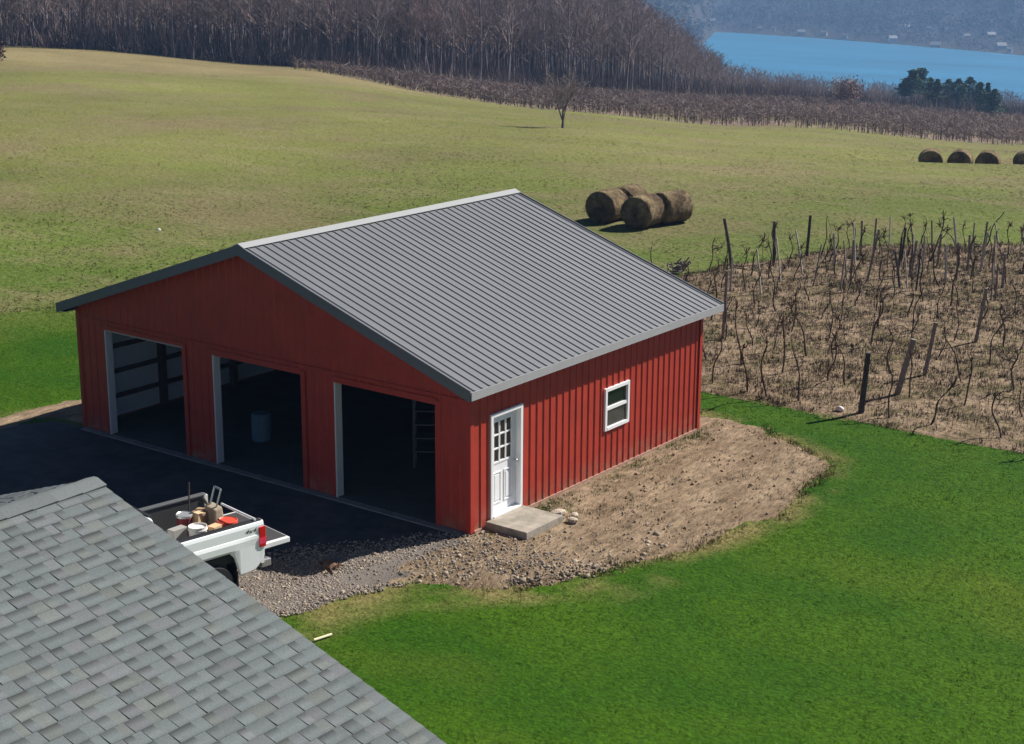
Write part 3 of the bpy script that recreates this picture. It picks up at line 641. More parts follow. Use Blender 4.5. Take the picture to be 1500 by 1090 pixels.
for sg in (1, -1):
    p = [hpt(sg, 0, 0, -.06), hpt(sg, 6.6, 0, -.06), hpt(sg, 6.6, 12.5, -.06), hpt(sg, 0, 12.5, -.06), hpt(sg, 0, 0, -.002), hpt(sg, 6.6, 0, -.002), hpt(sg, 6.6, 12.5, -.002), hpt(sg, 0, 12.5, -.002)]
    dk.hexa(p if sg < 0 else [p[3], p[2], p[1], p[0], p[7], p[6], p[5], p[4]])
hobj(dk, 'roof_deck', M_deck)
V = []; Fc = []; C = []
y = -.03; k = 0
while y < 12.4:                                             # ridge cap tabs, each lapping the next
    bc = np.array([.134, .150, .152])*rng.uniform(.9, 1.1); b = len(V)
    for yy, up in ((y, .030), (y+.335, .018)):
        for sg, d in ((1, .17), (1, .02), (-1, .02), (-1, .17)): V.append(hpt(sg, d, yy, up+(.004 if d < .1 else 0))); C.append(bc)
    for q in range(3): Fc.append((b+q, b+q+1, b+q+5, b+q+4))
    for (p, d) in ((0, .17), (3, .17)):
        sg = 1 if p == 0 else -1; b2 = len(V)
        for yy, up in ((y, .030), (y+.335, .018)): V.append(hpt(sg, d, yy, up)); V.append(hpt(sg, d, yy, .002)); C += [bc*.8, bc*.8]
        Fc.append((b2, b2+1, b2+3, b2+2))
    y += .31
o = np_obj('ridge_cap', np.array(V), np.array(Fc), M_sh, house, col=np.array(C)); o.matrix_parent_inverse = inv
M_fa = mat('white_fascia_board', (.62, .63, .63), .5)
for sg in (1, -1):
    mb = MB(); p = [hpt(sg, 0, -.03, -.2), hpt(sg, 6.6, -.03, -.2), hpt(sg, 6.6, -.003, -.2), hpt(sg, 0, -.003, -.2), hpt(sg, 0, -.03, -.012), hpt(sg, 6.6, -.03, -.012), hpt(sg, 6.6, -.003, -.012), hpt(sg, 0, -.003, -.012)]
    hobj(mb.hexa(p), 'rake_board', M_fa)
wall = MB(); hw = 5.8; yA, yB = AP.y-.35, AP.y-12.1; ze = AP.z-HS*hw-.1
wall.box((AP.x-hw, yB, -.1), (AP.x+hw, yA, ze)).add([(AP.x-hw, yA, ze), (AP.x+hw, yA, ze), (AP.x, yA, AP.z-.12), (AP.x-hw, yB, ze), (AP.x+hw, yB, ze), (AP.x, yB, AP.z-.12)], [(0, 1, 2), (3, 5, 4)])
hobj(wall, 'wall', mat('pale_clapboard', (.5, .5, .47), .7, bump=.01, bscale=4, stretch=(.01, .01, 2)))

# ------------------------------------------------------------------ pickup truck (local: +x is the tail, +y is the side towards the barn, z up)
TA = math.radians(79.4)
tx, ty = math.cos(TA), math.sin(TA)
NEAR = np.array([-1.0, -4.42])                              # tail corner on the house side
HWT = .98
cx, cyy = NEAR[0]-2.9*tx, NEAR[1]-2.9*ty
sx_, sy2 = ty, -tx                                          # towards the lawn side (+x world)
cx -= HWT*sx_; cyy -= HWT*sy2
truck = empty('pickup_truck', (cx, cyy, 0), TA); tag(truck, 'silver white pickup truck with its tailgate down and a loaded bed', 'pickup truck')
# local y: + is left of +x direction => -y is towards the lawn side
RAIL = 1.40; FL = .92; AX = 1.90; FX = -1.95; WR = .40
def side_panel(s):
    # outer bed side with wheel arch cut, from x=.95 to 2.9
    mb = MB(); yo = s*HWT; yi = s*(HWT-.07)
    xs = list(np.linspace(1.16, AX-.50, 4))+list(np.linspace(AX-.48, AX+.48, 13))+list(np.linspace(AX+.50, 2.9, 6))
    def zb(x):
        d = abs(x-AX)
        if d < .49: return min(.42+.47*min(1, (1-(d/.49)**6)+.02)+.10, .95)
        return .50 if x < AX else .50+.22*max(0, (x-AX-.75)/.25)**1.5
    def prof(x):                                            # rows of (inset, z): crowned panel with a shoulder crease
        b = zb(x); f = max(0, .03-.06*max(0, abs(x-AX)-.42)) if abs(x-AX) < .92 else 0
        return [(.05, b), (.02-f*.6, b+.05), (.012-f*.8, max(b+.06, 1.0)), (.0-f*.5, max(b+.1, 1.12)), (.002, 1.17), (.012, 1.185), (.014, 1.33), (.03, RAIL-.02), (.05, RAIL)]
    rows = [prof(x) for x in xs]; nz = len(rows[0]); vs_ = []; fs_ = []
    for x, r in zip(xs, rows):
        for ins, z in r: vs_.append((x, yo-s*ins, z))
    for a in range(len(xs)-1):
        for c in range(nz-1):
            q = (a*nz+c, (a+1)*nz+c, (a+1)*nz+c+1, a*nz+c+1); fs_.append(q if s < 0 else q[::-1])
    mb.add(vs_, fs_)
    mb.box((2.84, yo-s*.045, .62), (2.905, yo-s*.18, RAIL-.004)) # tail end pillar
    return mb.obj('bed_side', M_truck, truck, smooth=False)
for s in (-1, 1):
    side_panel(s)
    MB().box((1.16, s*(HWT-.045), RAIL-.02), (2.88, s*(HWT-.17), RAIL+.014)).obj('rail_cap', M_black if s < 0 else M_greyp, truck, bevel=.008)
    MB().box((1.16, s*(HWT-.11), FL), (2.86, s*(HWT-.15), RAIL-.021)).obj('bed_liner_side', M_liner2, truck)
    # wheel house, wheels
    for X in (AX, FX):
        wh = empty('wheel', (X, s*(HWT-.17), WR)); wh.parent = truck
        MB().lathe([(.26, -.13), (.37, -.135), (.40, -.09), (.40, .09), (.37, .135), (.26, .13)], (0, 0, 0), 28, axis='y').obj('tyre', M_rubber, wh, smooth=False)
        MB().lathe([(.25, -.11), (.27, -.115), (.24, -.06), (.06, -.05), (.05, -.09)] if s < 0 else [(.05, .09), (.06, .05), (.24, .06), (.27, .115), (.25, .11)], (0, 0, 0), 24, axis='y').obj('rim', M_rim, wh, smooth=False)
    MB().box((AX-.47, s*(HWT-.40), .75), (AX+.47, s*(HWT-.12), .90)).box((AX+.47, s*(HWT-.40), .45), (AX+.485, s*(HWT-.10), .90)).obj('wheel_well', M_black, truck)
    MB().box((AX+.43, s*(HWT-.30), .17), (AX+.455, s*(HWT-.015), .60)).obj('mud_flap', M_black, truck)
    tl = MB().box((2.79, s*(HWT+.006), .93), (2.925, s*(HWT-.115), 1.30)).obj('tail_light', M_lens, truck, bevel=.012)
    MB().box((2.785, s*(HWT+.010), .99), (2.93, s*(HWT-.112), 1.10)).obj('reverse_lens', mat('pink_lens', (.75, .05, .11), .2), tl)
MB().box((1.16, -(HWT-.151), FL-.04), (2.87, HWT-.151, FL)).obj('bed_floor', M_liner2, truck)
MB().box((1.125, -(HWT-.05), .55), (1.159, HWT-.05, RAIL)).obj('bed_front', M_truck, truck)
tg_ = MB().box((2.90, -(HWT-.12), FL-.10), (3.50, HWT-.12, FL-.005)).obj('tailgate', M_truck, truck, bevel=.012)
MB().box((2.93, -(HWT-.19), FL-.006), (3.47, HWT-.19, FL+.004)).obj('tailgate_liner', M_liner2, tg_)
MB().box((3.49, -.55, FL-.085), (3.512, -.2, FL-.03)).obj('tailgate_handle', M_black, tg_)
MB().box((2.86, -.92, .52), (3.06, .92, .66)).box((2.80, -.3, .44), (2.95, .3, .54)).obj('bumper', M_chrome, truck, bevel=.02)
MB().box((-2.4, -.45, .40), (2.85, .45, .60)).obj('chassis', M_black, truck)
# cab, hood (hidden behind the house roof from here)
body = MB()
sec = [(1.11, .5, 1.10, .97), (-1.25, .45, 1.12, .98), (-2.55, .45, 1.05, .96), (-2.85, .5, .98, .86)]
for (xa, ba, ta, wa), (xb, bb, tb, wb) in zip(sec, sec[1:]):
    body.hexa([(xb, -wb, bb), (xa, -wa, ba), (xa, wa, ba), (xb, wb, bb), (xb, -wb*.97, tb), (xa, -wa*.99, ta), (xa, wa*.99, ta), (xb, wb*.97, tb)])
body.obj('body', M_truck, truck, bevel=.03)
cabm = MB().hexa([(-1.35, -.93, 1.10), (1.10, -.95, 1.10), (1.10, .95, 1.10), (-1.35, .93, 1.10), (-.45, -.76, 1.88), (.88, -.80, 1.89), (.88, .80, 1.89), (-.45, .76, 1.88)])
cabm.obj('cab', M_truck, truck, bevel=.05)
for s in (-1, 1): MB().hexa([(-1.0, s*.915, 1.2), (.62, s*.935, 1.2), (.62, s*.92, 1.2), (-1.0, s*.90, 1.2), (-.42, s*.79, 1.70), (.52, s*.81, 1.70), (.52, s*.79, 1.70), (-.42, s*.77, 1.70)] if s < 0 else [(-1.0, .90, 1.2), (.62, .92, 1.2), (.62, .935, 1.2), (-1.0, .915, 1.2), (-.42, .77, 1.70), (.52, .79, 1.70), (.52, .81, 1.70), (-.42, .79, 1.70)]).obj('side_glass', M_glass, truck)
MB().hexa([(1.06, -.82, 1.2), (1.105, -.82, 1.2), (1.105, .82, 1.2), (1.06, .82, 1.2), (.86, -.76, 1.80), (.925, -.76, 1.80), (.925, .76, 1.80), (.86, .76, 1.80)]).obj('rear_glass', M_glass, truck)
MB().box((.85, -.70, 1.82), (.92, .70, 1.905)).obj('brake_light_bar', M_black, truck, bevel=.01)
# dark slanted decal lettering on the bed side
def text_obj(name, body_, size, m_, parent, M4):
    cu = bpy.data.curves.new(name, 'FONT'); cu.body = body_; cu.size = size; cu.extrude = .002; cu.shear = .4; cu.align_x = 'CENTER'
    o = bpy.data.objects.new(name, cu); link(o); dg_ = bpy.context.evaluated_depsgraph_get(); me = bpy.data.meshes.new_from_object(o.evaluated_get(dg_)); bpy.data.objects.remove(o); bpy.data.curves.remove(cu)
    me.materials.clear(); me.materials.append(m_); o2 = bpy.data.objects.new(name, me); link(o2, parent); o2.matrix_local = M4; return o2
text_obj('decal', '4x4', .10, M_black, truck, Matrix(((1.5, 0, 0, 2.62), (0, 0, -1, -HWT+.0115), (0, 1, 0, 1.235), (0, 0, 0, 1))))

# things in the bed: each its own object
def bed(lx, ly, z=FL): return (cx+lx*tx-ly*ty, cyy+lx*ty+ly*tx, z)
def bucket(lx, ly, r, h, m1, m2, label, lid=True):
    o = empty('bucket', bed(lx, ly)); tag(o, label, 'bucket')
    MB().lathe([(r*.84, 0), (r*.86, .01), (r*.97, h*.82), (r*1.05, h*.83), (r*1.05, h*.87), (r, h*.88), (r, h), (r*.95, h), (r*.93, h-.03), (r*.1, h-.035)], (0, 0, 0), 24).obj('pail', m1, o)
    if lid: MB().lathe([(r*1.07, h-.03), (r*1.07, h+.012), (r*.98, h+.018), (r*.9, h+.006), (r*.05, h+.006)], (0, 0, 0), 24).obj('lid', m2, o)
    MB().tube([(r*1.05*math.cos(a), r*1.05*math.sin(a)*.3-r*.9*abs(math.sin(a))*.8, h*.85-abs(math.sin(a))*h*.3) for a in np.linspace(0, math.pi, 10)], .005, 5).obj('handle', M_chrome, o)
M_wpl = mat('white_plastic', (.72, .70, .66), .45, var=.08, vscale=8); M_dred = mat('dark_red_plastic', (.20, .012, .02), .4); M_ored = mat('orange_red_plastic', (.62, .075, .04), .45, var=.1)
M_silv = mat('dull_silver_lid', (.55, .56, .56), .35, .6)
bucket(2.18, .41, .14, .38, M_dred, M_silv, 'dark red bucket with a silver white lid in the truck bed')
bucket(2.06, -.21, .16, .38, M_wpl, M_wpl, 'open white plastic bucket nearest the house in the truck bed', False)
bucket(2.66, -.20, .17, .32, M_ored, M_ored, 'orange red lidded tub in the truck bed')
M_pine = mat('fresh_pine', (.62, .42, .24), .7, var=.12, vscale=10); M_card = mat('brown_cardboard', (.34, .23, .14), .85, var=.1)
def plank(lx, ly, z, dims, rz, tilt, label, m_=M_pine, name='timber_offcut', cat='timber'):
    a, b, c = dims; o = MB().box((-a/2, -b/2, 0), (a/2, b/2, c)).obj(name, m_, bevel=.004); o.location = bed(lx, ly, z); o.rotation_euler = (tilt, 0, TA+rz); tag(o, label, cat); return o
plank(2.36, .36, FL, (.15, .17, .40), .4, .12, 'pale block of timber standing between the bucket and the brown box')
plank(2.55, .45, FL, (.26, .26, .36), .5, .0, 'brown cardboard box behind the pale timber in the truck bed', M_card, 'cardboard_box', 'box')
plank(2.36, -.27, FL, (.20, .16, .33), .25, 0, 'short pale timber offcut between the white bucket and the red tub')
plank(2.74, -.62, FL, (.2, .12, .36), -.5, 0, 'small pale offcut beside the red tub near the tailgate')
plank(1.80, .02, FL, (.30, .16, .34), .15, 0, 'grey toolbox at the front of the truck bed', mat('grey_toolbox', (.32, .31, .29), .6), 'toolbox', 'toolbox')
o = MB().tube([(0, -.92, 0), (0, .12, 0)], .022, 10).obj('white_bar', M_white); o.location = bed(2.76, 0, RAIL+.036); o.rotation_euler = (0, 0, TA); tag(o, 'thin white bar lying from the bed rail onto the tan bag near the tailgate', 'bar')
sh = empty('shovel', bed(2.42, .66)); tag(sh, 'shovel standing upright by the far side of the truck bed', 'shovel')
MB().tube([(0, 0, .2), (.02, .02, .84)], .014, 6).obj('handle', M_wood, sh)
MB().box((-.09, -.012, 0), (.09, .012, .24)).obj('blade', M_black, sh)
tb = empty('tool_bag', bed(2.70, .30)); tag(tb, 'tan canvas tool bag with tools poking out by the red tub', 'tool bag')
M_canv = mat('tan_canvas', (.30, .25, .18), .9, var=.2, vscale=12)
MB().hexa([(-.18, -.13, 0), (.18, -.13, 0), (.18, .13, 0), (-.18, .13, 0), (-.13, -.09, .46), (.13, -.09, .42), (.14, .09, .44), (-.13, .1, .48)]).obj('bag', M_canv, tb, bevel=.03)
sq = MB()
for a, b in (((-.1, 0, .40), (.02, .03, .80)), ((.06, 0, .40), (.18, .03, .78)), ((.02, .03, .80), (.18, .03, .78))): sq.tube([a, b], .018, 5)
sq.obj('clamp_frame', mat('grey_steel_tool', (.30, .36, .37), .4, .5), tb)
MB().tube([(-.12, .02, .38), (-.24, -.02, .56)], .025, 6).obj('tool_handle', M_wood, tb)

# ------------------------------------------------------------------ hay bales
M_hay = mat('weathered_hay', (.085, .06, .037), .95, 0, .1, var=.5, vscale=7, bump=.03, bscale=18, col2=(.21, .16, .09), scale2=1.5)
def bale_mesh(seed, R=.67, Ln=1.35):
    n = 44; pr_ = [(.02, -Ln/2+.02), (R*.35, -Ln/2+.01), (R*.7, -Ln/2), (R*.93, -Ln/2+.02), (R*.99, -Ln/2+.09)]+[(R, y) for y in np.linspace(-Ln/2+.16, Ln/2-.16, 10)]+[(R*.99, Ln/2-.09), (R*.93, Ln/2-.02), (R*.7, Ln/2), (R*.35, Ln/2-.01), (.02, Ln/2-.02)]
    V = []; rg = np.random.default_rng(seed)
    for i_, (r, y) in enumerate(pr_):
        for k in range(n):
            a = 2*math.pi*k/n; rn = r*(1+.05*float(fbm(np.array(math.cos(a)*2+seed), np.array(math.sin(a)*2+y*1.2), 9, 3))+.012*rg.normal()); z = rn*math.sin(a)
            if z < 0: z *= .93
            V.append((rn*math.cos(a)*1.03, y+.015*rg.normal(), z+R*.90))
    Fc = [(i_*n+k, i_*n+(k+1) % n, (i_+1)*n+(k+1) % n, (i_+1)*n+k) for i_ in range(len(pr_)-1) for k in range(n)]
    V = np.array(V); Fc = np.array(Fc)
    # loose stalks
    a = rg.uniform(0, 2*math.pi, 900); y = rg.uniform(-Ln/2, Ln/2, 900); p = np.stack([R*1.01*np.cos(a)*1.03, y, R*1.01*np.sin(a)*np.where(np.sin(a) < 0, .93, 1)+R*.9], -1)
    t_ = np.stack([-np.sin(a), rg.normal(0, .5, 900), np.cos(a)], -1)*rg.uniform(.05, .14, (900, 1))*rg.choice([-1, 1], (900, 1)); o_ = np.stack([np.cos(a), 0*a, np.sin(a)], -1)*rg.uniform(.0, .05, (900, 1)); w_ = np.array([0, .008, 0])
    b = len(V); V = np.concatenate([V, p-w_, p+w_, p+t_+o_, p+t_*1.02+o_]); i_ = np.arange(900); Fc = np.concatenate([Fc, np.stack([b+i_, b+900+i_, b+1800+i_, b+2700+i_], -1)])
    return V, Fc
bales = [bale_mesh(k) for k in range(3)]
bl = [(-15.5, 30.75, .02, 0, 'big dark round hay bale at the front of the cluster behind the barn'), (-15.15, 32.22, -.28, 1, 'sunlit tan round hay bale at the right end of the cluster'), (-17.35, 31.0, .05, 2, 'round hay bale with a pale top at the left of the cluster'), (-17.3, 32.42, .02, 1, 'round hay bale mostly hidden at the back of the cluster')]
for k, (x, y, a, m_, lab) in enumerate(bl):
    o = np_obj('hay_bale', *bales[m_], M_hay, smooth=True); o.location = (x, y, 0); o.rotation_euler = (0, 0, a+.03); tag(o, lab, 'hay bale', 'round hay bales in a cluster')
for k, (u, lab) in enumerate(((1367, 'leftmost of the far row of dark round hay bales'), (1411, 'second from the left in the far row of round hay bales'), (1452, 'third from the left in the far row of round hay bales'), (1508, 'far round hay bale cut by the right edge of the photo'))):
    x, y = at_polar(u, 95); z = float(ground(np.array([x]), np.array([y]))[0]); o = np_obj('hay_bale', *bales[k % 3], M_hay, smooth=True); o.location = (x, y, z); o.rotation_euler = (0, 0, .42-(.16*(k in (1, 2)))); tag(o, lab, 'hay bale', 'round hay bales in the far row')

# ------------------------------------------------------------------ near vineyard
M_pd = mat('dark_old_post', (.05, .045, .042), .9, var=.3, vscale=9); M_pg = mat('grey_weathered_post', (.20, .17, .145), .9, var=.3, vscale=9); M_ps = mat('pale_thin_stake', (.36, .33, .29), .7, var=.15)
def post(x, y, h, r, dx, dy, m_, label, group=None):
    z = float(ground(np.array([x]), np.array([y]))[0]); n = 8 if r > .03 else 5
    o = MB().tube([(0, 0, -.15), (dx*.5+.01, dy*.5, h*.5), (dx, dy, h)], [r*1.08, r, r*.94], n).obj('vineyard_post', m_); o.location = (x, y, z); tag(o, label, 'post', group)
G1 = 'vineyard posts'
post(2.41, 12.12, 1.52, .072, .08, .05, M_pd, 'dark upright wooden post at the front edge of the vineyard by the lawn')
post(2.42, 14.16, 1.46, .075, .30, .16, M_pg, 'grey wooden post leaning right behind the dark front post')
post(2.25, 16.32, 1.45, .055, .18, .1, M_pg, 'weathered grey post in the third vineyard row')
post(2.0, 20.55, 1.6, .05, .16, .1, M_pg, 'grey leaning post in the middle rows of the vineyard')
post(-3.85, 16.5, 2.0, .045, .04, .03, M_pg, 'tall grey post close behind the far right corner of the barn')
post(-6.82, 22.23, 1.15, .035, .03, .02, M_ps, 'short pale stake at the left end of a vineyard row behind the barn')
post(-5.82, 22.49, 1.5, .03, -.17, -.12, M_ps, 'pale thin stake leaning left, nearest to the barn roof corner')
post(-6.21, 24.58, 1.5, .03, -.18, -.12, M_ps, 'pale thin stake leaning left in the next row back', )
post(-6.13, 26.06, 1.55, .03, -.28, -.18, M_ps, 'pale thin stake leaning strongly left behind two others')
post(-5.66, 29.12, 1.45, .03, -.12, -.09, M_ps, 'pale thin stake leaning left near the back row of the vineyard')
post(-3.97, 26.34, 1.8, .04, .27, .15, M_pg, 'grey post leaning right near the back of the vineyard')
post(-4.10, 24.62, 1.2, .03, .08, .06, M_pg, 'short grey stake between leaning stakes in the vineyard')
for x, y, h, lean in ((-8.6, 25.6, 1.75, -.3), (-7.9, 27.3, 1.5, -.05), (-7.6, 29.2, 1.5, .06)):
    post(x, y, h, .055, lean, lean*.6, M_pd, 'thick black post standing at the left end of a vineyard row', 'black end posts at the left of the vineyard')
for k in range(80):                                          # crowded posts along the back rows
    row = int(rng.integers(0, 6)); y = 26.1+row*2.1+rng.normal(0, .15); x = rng.uniform(-6.5, 7)+(y-28)*.12
    if sdf(np.array([x]), np.array([y]), VINE)[0] < .2: continue
    post(x, y, rng.uniform(1.05, 1.45), rng.uniform(.024, .045), rng.normal(0, .14), rng.normal(0, .08), [M_pg, M_ps, M_pd][int(rng.choice(3, p=[.55, .25, .2]))], 'weathered thin post among the crowded back rows of the vineyard', 'posts crowded in the back rows of the vineyard')
M_vine = mat('dark_vine_bark', (.085, .064, .05), .95, 0, .1, var=.35, vscale=12)
M_cane = mat('brown_vine_cane', (.14, .098, .072), .95, 0, .1, var=.3, vscale=12)
def vine_geo(seed):
    R = random.Random(seed); tr = MB(); ca = MB(); H = R.uniform(1.0, 1.4); P = [Vector((0, 0, -.08))]; x = Vector((0, 0, 0)); n = 9; lx, ly = R.uniform(-.35, .35), R.uniform(-.2, .2); ph = R.uniform(0, 6)
    for k in range(n+1):
        t_ = k/n; P.append(Vector((lx*t_+.07*math.sin(ph+t_*7)*(.3+t_), ly*t_+.06*math.cos(ph*1.7+t_*6), H*t_+.01)))
    tr.tube(P, [R.uniform(.014, .024)*(1.25-.45*k/(n+1)) for k in range(n+2)], 6)
    top = P[-1]
    for k in range(R.randint(0, 2)):
        a = R.choice((0, math.pi))+R.uniform(-.6, .6); l = R.uniform(.2, .6); up = R.uniform(-.25, .5); q = top+Vector((0, 0, -R.uniform(0, .25)))
        if R.random() < .5: q = P[R.randint(6, 9)]
        pts = [q+Vector((math.cos(a)*l*s, math.sin(a)*l*s*.5, up*l*s+.08*math.sin(s*5+ph)))+Vector((R.uniform(-.03, .03), R.uniform(-.03, .03), 0)) for s in (0, .25, .5, .75, 1)]
        pts[0] = q; tr.tube(pts, [.018, .015, .012, .010, .006], 5)
        for w in range(R.randint(3, 7)):
            c = pts[R.randint(1, 4)]; d = Vector((R.uniform(-.4, .4), R.uniform(-.3, .3), R.uniform(-.5, .45))); ca.tube([c, c+d*.5+Vector((0, 0, .04)), c+d], [.006, .005, .003], 4)
    if R.random() < .45:                                      # tangled head
        for w in range(9): d = Vector((R.uniform(-.22, .22), R.uniform(-.16, .16), R.uniform(-.15, .25))); ca.tube([top-Vector((0, 0, .1)), top+d*.6, top+d+Vector((.05, 0, -.05))], [.012, .009, .004], 4)
    return tr, ca
protos = []
LABV = 'dark twisted bare grapevine growing in the vineyard beside the barn'; GV = 'bare grapevines in the near vineyard'
for k in range(12):
    a, b = vine_geo(500+k); o = empty('grapevine'); tag(o, LABV, 'grapevine', GV); a.add(b.v, b.f, 1); a.obj('stem', [M_vine, M_cane], o); protos.append(o)
nv = 0
for r in range(12):
    y0 = 12.1+2.1*r; x = -9.0+rng.uniform(0, 1)
    while x < 9.5:
        xx = x+rng.normal(0, .2); yy = y0+rng.normal(0, .09); x += rng.uniform(.8, 1.45) if r < 6 else rng.uniform(.6, 1.1)
        if sdf(np.array([xx]), np.array([yy]), VINE)[0] < .15 or (xx-6.9)*1.0 > (yy-11.5)*.12+2.5: continue
        if abs(xx-2.35) < .25: continue
        o = protos[nv] if nv < 12 else copy_tree(protos[int(rng.integers(12))]); nv += 1
        o.location = (xx, yy, float(ground(np.array([xx]), np.array([yy]))[0])); s = rng.uniform(.8, 1.2); o.scale = (s, s, s*rng.uniform(.9, 1.15)); o.rotation_euler = (rng.normal(0, .10), rng.normal(0, .12), rng.choice([0, math.pi])+rng.normal(0, .4))
# white litter and brush heap
o = MB().lathe([(.08, 0), (.13, .03), (.12, .1), (.05, .16), (.02, .17)], (0, 0, 0), 9).obj('white_stone', mat('white_stone_mat', (.72, .7, .66), .8), smooth=True); o.location = (1.95, 11.95, .03); o.scale = (.9, .6, .7); tag(o, 'white stone lying at the foot of the dark front vineyard post', 'stone')

# ------------------------------------------------------------------ far vineyard band
def band_near(u): return np.interp(u, [420, 600, 800, 1000, 1200, 1500, 1800], [196, 172, 160, 156, 154, 150, 150])
def band_far(u): return np.interp(u, [420, 600, 800, 1000, 1200, 1500, 1800], [199, 203, 230, 254, 268, 272, 272])
VS = []; FS = []; CS = []; base = 0
n = 12000; u = rng.uniform(430, 1640, n)
f = rng.random(n); ok = rng.random(n) < np.clip((u-430)/200, .12, 1); u = np.where(ok, u, rng.uniform(640, 1640, n)); D = band_near(u)+f*(band_far(u)-band_near(u)); D = np.round(D/2.6)*2.6+rng.normal(0, .2, n)
x, y = at_polar(u, D); z = ground(x, y)
for k in range(n):
    V = []; st_ = rng.normal(0, .08, 2); h = rng.uniform(.8, 1.25)
    def rib(p, q, w):
        e = np.array([RH[0], RH[1], 0])*w+rng.normal(0, w*.4, 3); return [p-e, p+e, q+e*.5, q-e*.5]
    V += rib(np.array([0, 0, -.1]), np.array([st_[0], st_[1], h]), .026)
    for c in range(7):
        p = np.array([st_[0], st_[1], h*rng.uniform(.45, 1)])*np.array([1, 1, 1]); V += rib(p, p+np.array([rng.normal(0, .7), rng.normal(0, .5), rng.normal(.0, .3)]), .017)
    V = np.array(V); V[:, 2] = np.maximum(V[:, 2], -.1)
    col = np.array([.215, .166, .15])*rng.uniform(.7, 1.35) if rng.random() < .92 else np.array([.33, .28, .24])*rng.uniform(.7, 1.2)
    put(V+np.array([x[k], y[k], z[k]]), np.arange(len(V)).reshape(-1, 4), col)
tag(np_obj('far_vineyard', np.concatenate(VS), np.concatenate(FS), M_wood_mass, col=np.concatenate(CS)), 'reddish brown bare vineyard rows between the field and the wood', 'vineyard', kind='stuff')
# the soil of that vineyard
ug = np.linspace(430, 1700, 80); fg = np.linspace(0, 1, 24); UU, FF = np.meshgrid(ug, fg); DD = band_near(UU)-1+FF*(band_far(UU)-band_near(UU)+4)
vx, vy = at_polar(UU, DD); vz = ground(vx.ravel(), vy.ravel()).reshape(vx.shape)+.10*np.clip(np.minimum(FF, 1-FF)*14, 0, 1)*np.clip((UU-430)/160, 0, 1)-.03+.06*fbm(vx/4, vy/4, 77, 3)
n0, n1 = vx.shape; i = np.arange(n0*n1).reshape(n0, n1)
M_vs = mat('far_vineyard_soil_mat', (.19, .14, .115), .95, 0, .05, var=.4, vscale=.8, col2=(.17, .15, .075), scale2=.2)
struct(np_obj('far_vineyard_soil', np.stack([vx, vy, vz], -1).reshape(-1, 3), np.stack([i[:-1, :-1], i[:-1, 1:], i[1:, 1:], i[1:, :-1]], -1).reshape(-1, 4), M_vs, smooth=True))

# ------------------------------------------------------------------ single trees and shrubs
def placed(u, D): x, y = at_polar(u, D); return x, y, float(ground(np.array([x]), np.array([y]))[0])
lt = empty('bare_tree', placed(822, 110)); tag(lt, 'small bare forked tree standing alone in the field', 'tree')
R = random.Random(3); tv = MB(); cv = MB()
tv.tube([(0, 0, -.3), (.05, 0, .5), (.0, .05, 1.3)], [.10, .08, .06], 7); tv.tube([(0, 0, .6), (-.35, 0, 1.6), (-.55, .1, 2.4)], [.06, .05, .035], 6); tv.tube([(0.0, .05, 1.2), (.4, 0, 2.0), (.75, .1, 2.9)], [.06, .045, .03], 6); tv.tube([(0, 0, .3), (.25, -.1, 1.2), (.5, -.1, 2.2)], [.05, .035, .02], 6)
def spray(p, d, l, r, dep):
    q = p+d*l; cv.tube([p, p.lerp(q, .5)+Vector((R.uniform(-.05, .05), R.uniform(-.05, .05), 0)), q], [r, r*.8, r*.55], 4, caps=False)
    if dep:
        for k in range(4): spray(p.lerp(q, R.uniform(.35, 1)), (d+Vector((R.uniform(-.75, .75), R.uniform(-.75, .75), R.uniform(-.1, .6)))).normalized(), l*R.uniform(.5, .8), r*.6, dep-1)
for p in ((0, .05, 1.3), (-.5, .1, 2.2), (.7, .1, 2.7), (.5, -.1, 2.1), (-.2, 0, 1.4)):
    for k in range(3): spray(Vector(p), Vector((R.uniform(-.6, .6), R.uniform(-.6, .6), R.uniform(.5, 1.1))).normalized(), R.uniform(.75, 1.15), .032, 3)
tv.obj('trunk', M_bark, lt); cv.obj('crown', M_twig, lt); lt.scale = (1.1, 1.1, .9)

def shrub(name, loc, r, h, col, label, cat, n=900, leaf=.12, dens=None):
    o = empty(name, loc); tag(o, label, cat); rg = np.random.default_rng(int(loc[0]*10) & 1023)
    p = rg.normal(0, 1, (n, 3)); p /= np.linalg.norm(p, axis=1)[:, None]; p *= rg.random((n, 1))**.5*(1+.25*rg.normal(0, 1, (n, 1)).clip(-1, 1)); p = p*np.array([r, r, h/2])+np.array([0, 0, h*.5]); q = rg.normal(0, leaf, (n, 3, 3)); V = (p[:, None]+q).reshape(-1, 3)
    V[:, 2] = np.maximum(V[:, 2], 0)
    np_obj('foliage', V, np.arange(3*n).reshape(-1, 3), M_wood_mass, o, col=np.repeat(np.array(col)*rg.uniform(.6, 1.4, (n, 1)), 3, 0))
    MB().tube([(0, 0, -.2), (.05, 0, h*.5)], [.06, .03], 5).obj('stem', M_bark, o)
shrub('shrub', placed(-6, 165), 1.1, 2.0, (.09, .055, .045), 'dark brown shrub at the field edge by the left edge of the photo', 'shrub')
shrub('shrub', placed(1238, 262), 2.6, 4.6, (.24, .17, .15), 'pale reddish rounded shrub at the back of the far vineyard', 'shrub', 1600, .14)
